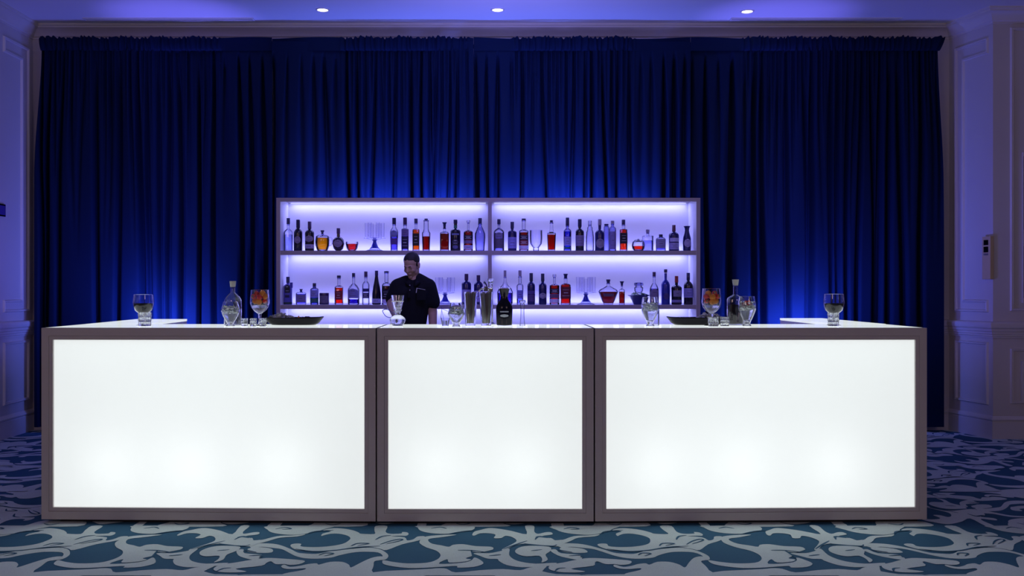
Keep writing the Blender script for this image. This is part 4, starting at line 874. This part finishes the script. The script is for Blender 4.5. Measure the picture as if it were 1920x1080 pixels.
# clear bottles
kw = dict(group='tall clear bottles on the bar', name='clear_bottle', base=ZB)
MC = mat('pale_cork', (0.62, 0.68, 0.62), 0.6, noise_s=60, noise_a=0.15)
d_ = 6.45
bottle(436.5,33,527,566,548,8.5,label='tall clear bottle with pale stopper behind the left iced tulip glass',cap=MC,capy=537,cap_prof=[(9,539),(10,537),(12,528),(11.5,527)],body=G_bar,liquid=glass('water',(0.8,0.84,0.95),(0.5,0.55,0.8)),ly=577,d=d_,sy=0.7,**kw)
bottle(1379,32,524,562,552,8.5,label='tall clear bottle with pale stopper behind the right strawberry-topped glass',cap=MC,capy=534,cap_prof=[(9,536),(10,534),(12.5,525),(12,524)],body=G_bar,liquid=glass('dark_water',(0.16,0.2,0.24),(0.05,0.06,0.1)),ly=571,d=d_,sy=0.7,**kw)
# black decanter
t = bottle(945.5,31,540,575,563,17,label='black decanter with red liquor rim and oval pale emblem at the bar centre',kind='o',body=mat('black_decanter',(0.003,0.003,0.012),0.15,spec=0.25,noise_s=12,noise_a=0.3),
    prof=[(28,609.5),(29,608),(31.5,580),(30,574),(24,568),(15.5,562),(13,556),(14.5,548),(17,541)],labels=[(583,585.5,'8a94a0','n',0.5),(589,594.5,'a8b4b8','o',0.5)],cap=liq('c02818'),capy=541,capw=15,name='black_decanter',cat='decanter',group=None,base=ZB,d=6.36,sy=0.7)
k = F/6.36
obj('glass_rim', lath([(13.6/2/k,(CY-(ZB-CH)*k-556)/k),(19/2/k,(CY-(ZB-CH)*k-543)/k),(24/2/k,(CY-(ZB-CH)*k-539)/k)], seg=28), G_bar, t, smooth=35)
# tall straw glasses
M_strawfill = mat('brown_stirrers', (0.30, 0.22, 0.20), 0.5, noise_s=50, noise_a=0.5); M_strawfill2 = mat('pale_stirrers', (0.42, 0.46, 0.42), 0.4, noise_s=50, noise_a=0.4)
for px, d, where, sd in ((882, 6.40, 'left of the pair at the bar centre', 1), (911.5, 6.40, 'next to the black decanter', 2)):
    k = F/d; Y0 = CY-(ZB-CH)*k; H = (Y0-547)/k
    t = thing('tall_glass', 'tall flared glass packed with brown stirrers, %s' % where, 'glass', (bx(px, d), d, ZB), 0, 'tall glasses of stirrers')
    solid(obj('body', lath([(0,0),(9.5/k,0),(9.5/k,0.01),(13.4/k,H),(12.8/k,H),(8.8/k,0.015),(0,0.014)], seg=28), G_cut if False else G_bar, t, smooth=35))
    for mi, (m_, cnt) in enumerate(((M_strawfill, 34), (M_strawfill2, 22))):
        rg = random.Random(sd*7+mi); bm = bmesh.new()
        for i in range(cnt):
            a, q = rg.uniform(0, 6.28), math.sqrt(rg.random()); b = a+rg.uniform(-0.5, 0.5)
            p0 = Vector((7.6/k*q*math.cos(a), 7.6/k*q*math.sin(a), 0.016)); p1 = Vector((11.4/k*q*math.cos(b), 11.4/k*q*math.sin(b), H*rg.uniform(0.93, 1.0)))
            tube(bm, [p0, (p0+p1)/2, p1], 0.0022, seg=5)
        s = obj('stirrers', bm, m_, t); s['kind'] = 'stuff'
# chrome dispenser behind the tall glasses
M_chrome = mat('chrome', (0.75, 0.76, 0.80), 0.15, metal=1, noise_s=5, noise_a=0.03)
d = 6.54; k = F/d; Y0 = CY-(ZB-CH)*k; zz = lambda y: (Y0-y)/k
t = thing('drink_dispenser', 'chrome drink dispenser with crystal knob and side spout behind the tall glasses', 'dispenser', (bx(920, d), d, ZB), 0)
obj('column', lath([(0,0),(8/k,0),(8/k,0.006),(4.5/k,0.02),(4.2/k,zz(541)),(5/k,zz(540)),(0,zz(540))], seg=24), M_chrome, t, smooth=35)
obj('knob', lath([(0,zz(540)),(4/k,zz(540)),(3.6/k,zz(533)),(6/k,zz(526)),(6.4/k,zz(522.5)),(0,zz(522))], seg=10), G_cut, t)
bm = bmesh.new(); tube(bm, [(0,0,zz(541.5)),(-8/k,0,zz(541.5)),(-15/k,-0.01,zz(540)),(-20/k,-0.014,zz(543)),(-22/k,-0.014,zz(547))], [3.4/k,3.2/k,2/k,1.6/k,1.6/k], seg=12); obj('spout', bm, M_chrome, t, smooth=40)
bm = bmesh.new(); tube(bm, [(-7/k,0,zz(539)),(-8/k,0,zz(534)),(-11/k,-0.01,zz(530)),(-13/k,-0.012,zz(529.5))], [1.3/k,1.3/k,1.8/k,2.4/k], seg=10); obj('lever', bm, bmat('24286c'), t, smooth=40)
obj('valve', boxm(-13/k,-5/k,-3.6/k,3.6/k,zz(546),zz(537),bevel=0.002), M_chrome, t)
# thin glass column
d = 6.34; k = F/d; Y0 = CY-(ZB-CH)*k
t = thing('glass_column', 'thin clear glass column with a knob top right of the black decanter', 'glass', (bx(979.5, d), d, ZB), 0)
obj('shaft', lath([(w_/2/k, (Y0-y)/k) for w_, y in [(0,611),(10,611),(10.5,609.5),(8.5,603),(7,592),(6.4,582),(7,575),(9,573),(9.5,571),(8,570)]], seg=20), G_clear, t, smooth=35)
obj('knob', lath([(w_/2/k, (Y0-y)/k) for w_, y in [(8,570),(8.5,568.5),(12.5,567),(13,564),(10,562.3),(0,562)]], seg=12), G_cut, t)
# glass mug with stirrer
t = thing('glass_mug', 'small clear glass mug with a bent wire stirrer left of the small iced glass', 'glass', (bx(835, d), d, ZB), 0)
obj('body', lath([(w_/2/k, (Y0-y)/k) for w_, y in [(0,611),(12,611),(12.5,609),(14.5,604),(18,597),(18.5,596),(17.5,596)]], seg=20), G_clear, t, smooth=35)
obj('drink', lath([(w_/2/k, (Y0-y)/k) for w_, y in [(0,610),(11.5,610),(12.5,605),(14,601),(0,600.8)]], seg=20), M_cloud, t, smooth=35)
M_wire = mat('dark_wire', (0.10, 0.10, 0.28), 0.3, metal=0.8, noise_s=20, noise_a=0.1)
z = lambda y: (Y0-y)/k
obj('wire_frame', tube(bmesh.new(), [(-8.5/k,0,z(596)),(-7/k,0,z(582)),(-6/k,0,z(579)),(3/k,0,z(583)),(6/k,0,z(584)),(8.8/k,0,z(596))], 0.0016, seg=6), M_wire, t, smooth=True)
obj('stirrer', tube(bmesh.new(), [(-2/k,0.004,z(606)),(-8/k,0.006,z(574.5))], 0.0014, seg=6), M_wire, t, smooth=True)
# glass hurricane jug with wire handle in front of the barman
d = 6.33; k = F/d; Y0 = CY-(ZB-CH)*k; z = lambda y: (Y0-y)/k
t = thing('hurricane_jug', 'flared cut glass jug on a bulb base with wire handle, before the barman', 'jug', (bx(745.5, d), d, ZB), 0)
obj('bulb', lath([(w_/2/k, z(y)) for w_, y in [(0,611),(18,611),(19,610),(27,605),(30,600.5),(28,596.5),(20,593),(11,590.5)]], seg=28), G_cut, t, smooth=35)
solid(obj('flute', lath([(w_/2/k, z(y)) for w_, y in [(11,590.5),(9.5,588.5),(12,583),(18,573),(22,562),(24.5,553.5),(23.5,553.5),(20.5,562),(16,573),(10,584),(0,587)]], seg=28), G_bar, t, smooth=35))
obj('rim_band', lath([(w_/2/k, z(y)) for w_, y in [(22.4,566),(22.9,565),(23.1,564)]], seg=28), M_frost, t, smooth=35)
obj('ice', ice_heap(lambda zz_: 9/k, z(586), z(567), 26, 5, 0.014), G_cut, t)['kind'] = 'stuff'
obj('handle', tube(bmesh.new(), spline([(-6/k,0,z(593)),(-15/k,0,z(595.5)),(-23/k,0,z(592)),(-28/k,0,z(584)),(-26.5/k,0,z(581)),(-21/k,0,z(580)),(-14/k,0,z(583)),(-7/k,0,z(590))],4), 0.0024, seg=8, closed=True), M_wire, t, smooth=True)
# garnish trays
def tray(xa, xb, d, label, flip, seed):
    k = F/d; L = (xb-xa)/k; x = bx((xa+xb)/2, d); s = -1 if flip else 1
    t = thing('garnish_tray', label, 'tray', (x, d, ZB), 0, 'black garnish trays')
    def outline(lx, ly, z, tip=0):
        o = []
        for i in range(32):
            a = 2*math.pi*i/32; ca, sa = math.cos(a), math.sin(a); q = (abs(ca)**3.2+abs(sa)**3.2)**(-1/3.2)
            X, Y = lx*q*ca, ly*q*sa; Z = z
            if X*s > lx*0.75: Z += tip*(X*s/lx-0.75)*4
            o.append((X, Y, Z))
        return o
    bm = bmesh.new(); h = 15/k
    rings = [[bm.verts.new(p) for p in outline(L*a, b, c*h, tp)] for a, b, c, tp in ((0.36,0.070,0,0),(0.42,0.08,0.25,0),(0.47,0.086,0.7,0.0015),(0.5,0.09,0.85,0.007),(0.49,0.088,0.93,0.007),(0.45,0.083,0.7,0.001),(0.40,0.082,0.35,0),(0.35,0.07,0.2,0))]
    for A, B in zip(rings[:-1], rings[1:]):
        for i in range(32): bm.faces.new((A[i], A[(i+1)%32], B[(i+1)%32], B[i]))
    bm.faces.new(rings[0][::-1]); bm.faces.new(rings[-1])
    obj('dish', bm, mat('black_slate', (0.006,0.005,0.010), 0.4, spec=0.2, noise_s=30, noise_a=0.3), t, smooth=40)
    g = obj('herb_garnish', leafy(260, L*0.26, 0.072, 0.05, seed, 0.013), mat('pale_mint', (0.78,0.90,0.80), 0.6, noise_s=70, noise_a=0.4), t, loc=(-s*L*0.22, 0, h*0.5)); g['kind'] = 'stuff'
    g = obj('dried_garnish', leafy(80, L*0.18, 0.06, 0.018, seed+1, 0.012), mat('dried_herbs', (0.10,0.09,0.16), 0.6, noise_s=70, noise_a=0.5), t, loc=(s*L*0.2, 0, h*0.55)); g['kind'] = 'stuff'
    return x, d, k, s, L
x, d, k, s, L = tray(496, 607, 6.555, 'black boat-shaped tray of mint garnish at the left of the bar', False, 31)
tray(1250, 1362, 6.555, 'black boat-shaped tray of mint garnish at the right of the bar', True, 41)
o = obj('citrus_wedge', lath([(0,0.0),(0.010,0.004),(0.008,0.018),(0.003,0.030),(0,0.034)], seg=14), M_orange, smooth=True, loc=(bx(560, 6.53), 6.53, ZB+0.030))
tag(o, 'small orange citrus wedge sticking up in the left-hand tray', 'fruit')
# slim glass behind the right tulip
d = 6.43; k = F/d; Y0 = CY-(ZB-CH)*k
t = thing('slim_glass', 'slim straight empty glass behind the iced tulip glass left of the right tray', 'glass', (bx(1229, d), d, ZB), 0)
obj('body', lath([(0,0),(6.5/k,0),(7/k,0.004),(7/k,(Y0-572)/k),(6.5/k,(Y0-572)/k),(6.4/k,0.012),(0,0.010)], seg=20), G_clear, t, smooth=35)

# ------------------------------------------------------------------ barman
M_skin = mat('skin', (0.42, 0.26, 0.20), 0.5, noise_s=25, noise_a=0.08)
M_shirt = mat('black_polo', (0.006, 0.007, 0.012), 0.85, bump=0.3, bump_s=12, noise_s=30, noise_a=0.2, spec=0.2)
M_hair = mat('black_hair', (0.008, 0.007, 0.008), 0.6, bump=0.8, bump_s=180, noise_s=80, noise_a=0.3)
M_trous = mat('dark_trousers', (0.01, 0.01, 0.016), 0.8, noise_s=30, noise_a=0.2)
M_dark = mat('dark_feature', (0.02, 0.012, 0.012), 0.6, noise_s=30, noise_a=0.2)
def capsule(bm, p0, r0, p1, r1, n=16):
    p0, p1 = Vector(p0), Vector(p1); ax = (p1-p0); L = ax.length; ax.normalize(); pts, rr = [], []
    for i in range(5): a = -math.pi/2+i*math.pi/2/4; pts.append(p0+ax*(r0*math.sin(a))); rr.append(max(1e-4, r0*math.cos(a)))
    for i in range(5): a = i*math.pi/2/4; pts.append(p1+ax*(r1*math.sin(a))); rr.append(max(1e-4, r1*math.cos(a)))
    u = ax.orthogonal().normalized(); v = ax.cross(u); rings = []
    for p, r in zip(pts, rr): rings.append([bm.verts.new(p+(u*math.cos(2*math.pi*k/n)+v*math.sin(2*math.pi*k/n))*r) for k in range(n)])
    for A, B in zip(rings[:-1], rings[1:]):
        for k in range(n): bm.faces.new((A[k], A[(k+1)%n], B[(k+1)%n], B[k]))
    bm.faces.new(rings[0][::-1]); bm.faces.new(rings[-1])
def skinned(name, bm, m, parent, voxel, smooth=6, fac=0.5):
    o = obj(name, bm, m, parent, smooth=True)
    r = o.modifiers.new('blend', 'REMESH'); r.mode = 'VOXEL'; r.voxel_size = voxel; r.use_smooth_shade = True
    s = o.modifiers.new('smooth', 'SMOOTH'); s.factor = fac; s.iterations = smooth
    return o
man = thing('person', 'person with short dark hair in a black polo shirt looking down behind the bar', 'person', (-0.62, 8.1, 0))
# landmarks in local space: x to the picture's right, y away from the camera
KM = F/8.1
def m_(px, py, y=0.0): 
    k = F/(8.1+y); return Vector(((px-CX)/k+0.62, y, CH+(CY-py)/k))
Hc = m_(771.5, 497.5, -0.035)                     # head centre
yaw, pit = math.radians(-24), math.radians(24)
# head frame: local +Y = face direction. world -Y is to the camera
HR = Matrix.Rotation(math.pi+yaw, 4, 'Z') @ Matrix.Rotation(-pit, 4, 'X')
HM = Matrix.Translation(Hc) @ HR @ Matrix.Scale(0.84, 4)
def hp(x, y, z): return HM @ Vector((x, y, z))
def ell(bm, c, r, seg=24, rot=None):
    n0 = len(bm.verts); vs = sphere(bm, (0,0,0), r, seg=seg)
    for v in vs: v.co = HM @ (Vector(c)+(rot @ v.co if rot else v.co))
bm = bmesh.new()
ell(bm, (0,-0.018,0.035), (0.074,0.094,0.080)); ell(bm, (0,0.030,-0.020), (0.062,0.058,0.078)); ell(bm, (0,0.036,-0.072), (0.042,0.044,0.036))
ell(bm, (0,0.068,-0.098), (0.022,0.018,0.015), 16); ell(bm, (0,0.076,0.018), (0.046,0.014,0.010), 16)
for s in (-1, 1):
    ell(bm, (s*0.036,0.058,-0.030), (0.022,0.024,0.024), 16); ell(bm, (s*0.045,0.010,-0.065), (0.018,0.036,0.024), 16)
    ell(bm, (s*0.030,0.073,0.0), (0.014,0.010,0.008), 12)      # lowered lids
    ell(bm, (s*0.077,-0.010,-0.008), (0.008,0.018,0.031), 16); ell(bm, (s*0.083,-0.018,0.006), (0.005,0.014,0.020), 12)
capsule(bm, hp(0,0.084,0.012), 0.007, hp(0,0.104,-0.026), 0.011); ell(bm, (0,0.096,-0.030), (0.016,0.010,0.008), 12)
ell(bm, (0,0.086,-0.056), (0.022,0.009,0.0055), 12); ell(bm, (0,0.084,-0.068), (0.019,0.009,0.006), 12); ell(bm, (0,0.078,-0.062), (0.026,0.010,0.012), 12)
neck0 = m_(775, 524, 0.0)
capsule(bm, hp(0,-0.03,-0.05), 0.046, neck0, 0.051); capsule(bm, neck0, 0.054, neck0+Vector((0,0.01,-0.06)), 0.06)
# torso core, arms, legs (one continuous body)
shR, shL = m_(745.5, 538, 0.0), m_(803, 537, 0.0); chest = m_(774, 560, 0.0)
capsule(bm, shR+Vector((0.05,0,-0.01)), 0.05, shL+Vector((-0.05,0,-0.01)), 0.05); capsule(bm, chest, 0.088, m_(767, 620, 0.02), 0.080)
hip = m_(767, 655, 0.02); capsule(bm, m_(760, 640, 0.02), 0.078, m_(775, 640, 0.02), 0.078)
elR, wrR = m_(733.5, 572, -0.05), m_(742.5, 594, -0.26)
elL, wrL = m_(811, 585, 0.02), m_(812, 630, -0.04)
capsule(bm, shR, 0.052, elR, 0.040); capsule(bm, elR, 0.040, wrR, 0.026); capsule(bm, shL, 0.052, elL, 0.041); capsule(bm, elL, 0.041, wrL, 0.027)
for sx_ in (-1, 1):
    capsule(bm, Vector((hip.x+sx_*0.085, 0.02, 0.92)), 0.085, Vector((hip.x+sx_*0.10, 0.0, 0.50)), 0.058)
    capsule(bm, Vector((hip.x+sx_*0.10, 0.0, 0.50)), 0.056, Vector((hip.x+sx_*0.11, 0.03, 0.10)), 0.040)
# hands
def hand(bm, w, d, up, side, curl, s=1):
    """w wrist, d direction of the fingers, up = back-of-hand normal, side = thumb side"""
    d, up = d.normalized(), up.normalized(); up = (up-d*up.dot(d)).normalized(); sd = d.cross(up)*side
    for q in (-0.022, -0.007, 0.008, 0.022): capsule(bm, w+sd*q*0.6+d*0.01, 0.014, w+d*0.085+sd*q*1.15, 0.0115, 12)
    for q, L in ((0.027,0.066),(0.010,0.074),(-0.008,0.068),(-0.026,0.054)):
        p = w+d*0.088+sd*q; a = curl; dd = d
        for j, f in enumerate((0.45, 0.32, 0.23)):
            dd = (d*math.cos(a)-up*math.sin(a)); p2 = p+dd*L*f; capsule(bm, p, 0.0088-j*0.0008, p2, 0.0082-j*0.0008, 10); p = p2; a += curl*0.9
    p = w+d*0.028+sd*0.024; p1 = p+(d*0.6+sd*0.7-up*0.25).normalized()*0.040; p2 = p1+(d*0.9+sd*0.2-up*0.35).normalized()*0.030
    capsule(bm, p, 0.0125, p1, 0.0105, 10); capsule(bm, p1, 0.0100, p2, 0.0085, 10)
hand(bm, wrR, (wrR-elR), Vector((-0.4, -0.2, 0.9)), 1, 0.55)
hand(bm, wrL, Vector((0.02,-0.12,-1)), Vector((0.9, 0.1, 0)), -1, 0.35)
skinned('body', bm, M_skin, man, 0.0042, 3, 0.4)
# hair: short, receding at the temples
bm = bmesh.new(); ell(bm, (0,-0.024,0.046), (0.0785,0.094,0.080), 32)
for v in list(bm.verts):
    l = HM.inverted() @ v.co
    lim = 0.045+0.035*(1-min(1, abs(l.x)/0.06)) if l.y > 0.0 else (0.0 if l.y > -0.03 else -0.04)
    if l.y > 0.030 and l.z < 0.072: l = Vector((l.x*0.86, l.y*0.80, l.z)) 
    if l.z < lim: l = Vector((l.x*0.88, l.y*0.88, l.z))
    v.co = HM @ l
for s in (-1, 1): ell(bm, (s*0.068,0.004,0.012), (0.008,0.018,0.026), 12)
skinned('hair', bm, M_hair, man, 0.0045, 2, 0.4)
bm = bmesh.new()
for s in (-1, 1): capsule(bm, hp(s*0.014,0.086,0.017), 0.0034, hp(s*0.032,0.082,0.020), 0.0040, 8)
obj('eyebrows', bm, M_hair, man, smooth=True)
bm = bmesh.new()
for s in (-1, 1): capsule(bm, hp(s*0.020,0.0815,-0.0035), 0.0022, hp(s*0.040,0.0775,-0.0035), 0.0022, 8)
obj('eyelashes', bm, M_dark, man, smooth=True)
bm = bmesh.new(); capsule(bm, hp(-0.016,0.0905,-0.062), 0.0018, hp(0.016,0.0905,-0.062), 0.0018, 8); obj('mouth_line', bm, mat('lip', (0.16,0.06,0.05), 0.5, noise_s=30, noise_a=0.1), man, smooth=True)
# polo shirt
bm = bmesh.new()
slR, slL = m_(736.5, 560, -0.02), m_(811, 566, 0.01)
capsule(bm, shR, 0.068, slR, 0.063); capsule(bm, shL, 0.068, slL, 0.066)
capsule(bm, shR+Vector((0.04,0,-0.005)), 0.070, shL+Vector((-0.04,0,-0.005)), 0.070); capsule(bm, m_(764,532,0.0), 0.066, m_(786,532,0.0), 0.066)
capsule(bm, m_(760, 556, 0.0), 0.112, m_(756, 612, 0.02), 0.100); capsule(bm, m_(784, 554, 0.0), 0.106, m_(777, 612, 0.02), 0.098)
capsule(bm, m_(772, 554, 0.0), 0.112, m_(767, 612, 0.02), 0.106)
capsule(bm, m_(762, 527, 0), 0.050, m_(746, 536, 0), 0.062); capsule(bm, m_(784, 523.5, 0), 0.054, m_(802, 536, 0), 0.064)
capsule(bm, m_(757, 612, 0.02), 0.102, m_(777, 640, 0.02), 0.102)
for v in bm.verts:       # flatten front to back
    v.co.y = 0.0+(v.co.y)*0.92
shirt = skinned('polo_shirt', bm, M_shirt, man, 0.007, 4, 0.5)
dm = None
# collar
cv = []
bm = bmesh.new(); n0 = neck0+Vector((0, 0, 0.012)); N = 24
rings = [[], [], []]
for i in range(N+1):
    a = math.radians(-90+14)+(2*math.pi-math.radians(28))*i/N; ca, sa = math.cos(a), math.sin(a)
    front = max(0, -sa)
    rings[0].append(bm.verts.new(n0+Vector((0.056*ca, 0.056*sa, 0.008-0.032*front)))); rings[1].append(bm.verts.new(n0+Vector((0.062*ca, 0.062*sa, 0.014-0.032*front))))
    rings[2].append(bm.verts.new(n0+Vector((0.080*ca, 0.088*sa-0.016*front, -0.022-0.048*front**2))))
for A, B in zip(rings[:-1], rings[1:]):
    for i in range(N): bm.faces.new((A[i], A[i+1], B[i+1], B[i]))
c = obj('collar', bm, M_shirt, man, smooth=True); so = c.modifiers.new('thickness', 'SOLIDIFY'); so.thickness = 0.004
bm = bmesh.new(); box(bm, -0.014, 0.014, -0.002, 0.002, 0, 0.085)
fr = m_(770, 549, 0); fy = -0.118
obj('placket', bm, M_shirt, man, loc=(fr.x-0.002, fy, fr.z-0.04))
M_btn = mat('button', (0.25, 0.22, 0.35), 0.3, noise_s=30, noise_a=0.1)
for yy in (535, 544):
    q = m_(768.5, yy, -0.12); obj('button', lath([(0,-0.003),(0.005,-0.002),(0.005,0.002),(0,0.003)], seg=12), M_btn, man, loc=(q.x, -0.121, q.z)).rotation_euler = (math.pi/2, 0, 0)
M_pen = mat('pale_piping', (0.65, 0.65, 0.70), 0.4, noise_s=30, noise_a=0.1)
a, b, c_ = m_(781.5, 540, -0.12), m_(797.5, 543.5, -0.12), m_(780.5, 549, -0.12)
pk = obj('pocket', boxm(a.x, b.x, -0.1225, -0.108, c_.z-0.06, b.z), M_shirt, man)
bm = bmesh.new(); tube(bm, [(a.x, -0.128, a.z), ((a.x+b.x)/2, -0.128, (a.z+b.z)/2), (b.x, -0.126, b.z)], 0.0016, seg=6); obj('pocket_piping', bm, M_pen, pk)
bm = bmesh.new(); tube(bm, [(a.x+0.002, -0.129, a.z+0.001), (c_.x, -0.129, c_.z)], 0.0030, seg=8); obj('pen', bm, M_pen, pk)
# trousers, belt, shoes
bm = bmesh.new(); capsule(bm, Vector((hip.x-0.06, 0.02, 0.97)), 0.108, Vector((hip.x+0.06, 0.02, 0.97)), 0.108)
for sx_ in (-1, 1):
    capsule(bm, Vector((hip.x+sx_*0.085, 0.02, 0.92)), 0.098, Vector((hip.x+sx_*0.10, 0.0, 0.50)), 0.074); capsule(bm, Vector((hip.x+sx_*0.10, 0.0, 0.50)), 0.072, Vector((hip.x+sx_*0.11, 0.03, 0.12)), 0.060)
skinned('trousers', bm, M_trous, man, 0.010, 4)
for sx_ in (-1, 1):
    bm = bmesh.new(); capsule(bm, Vector((hip.x+sx_*0.11, 0.05, 0.045)), 0.042, Vector((hip.x+sx_*0.12, -0.14, 0.035)), 0.036)
    for v in bm.verts: v.co.z = max(0.001, v.co.z)
    obj('shoe', bm, M_trous, man, smooth=True)
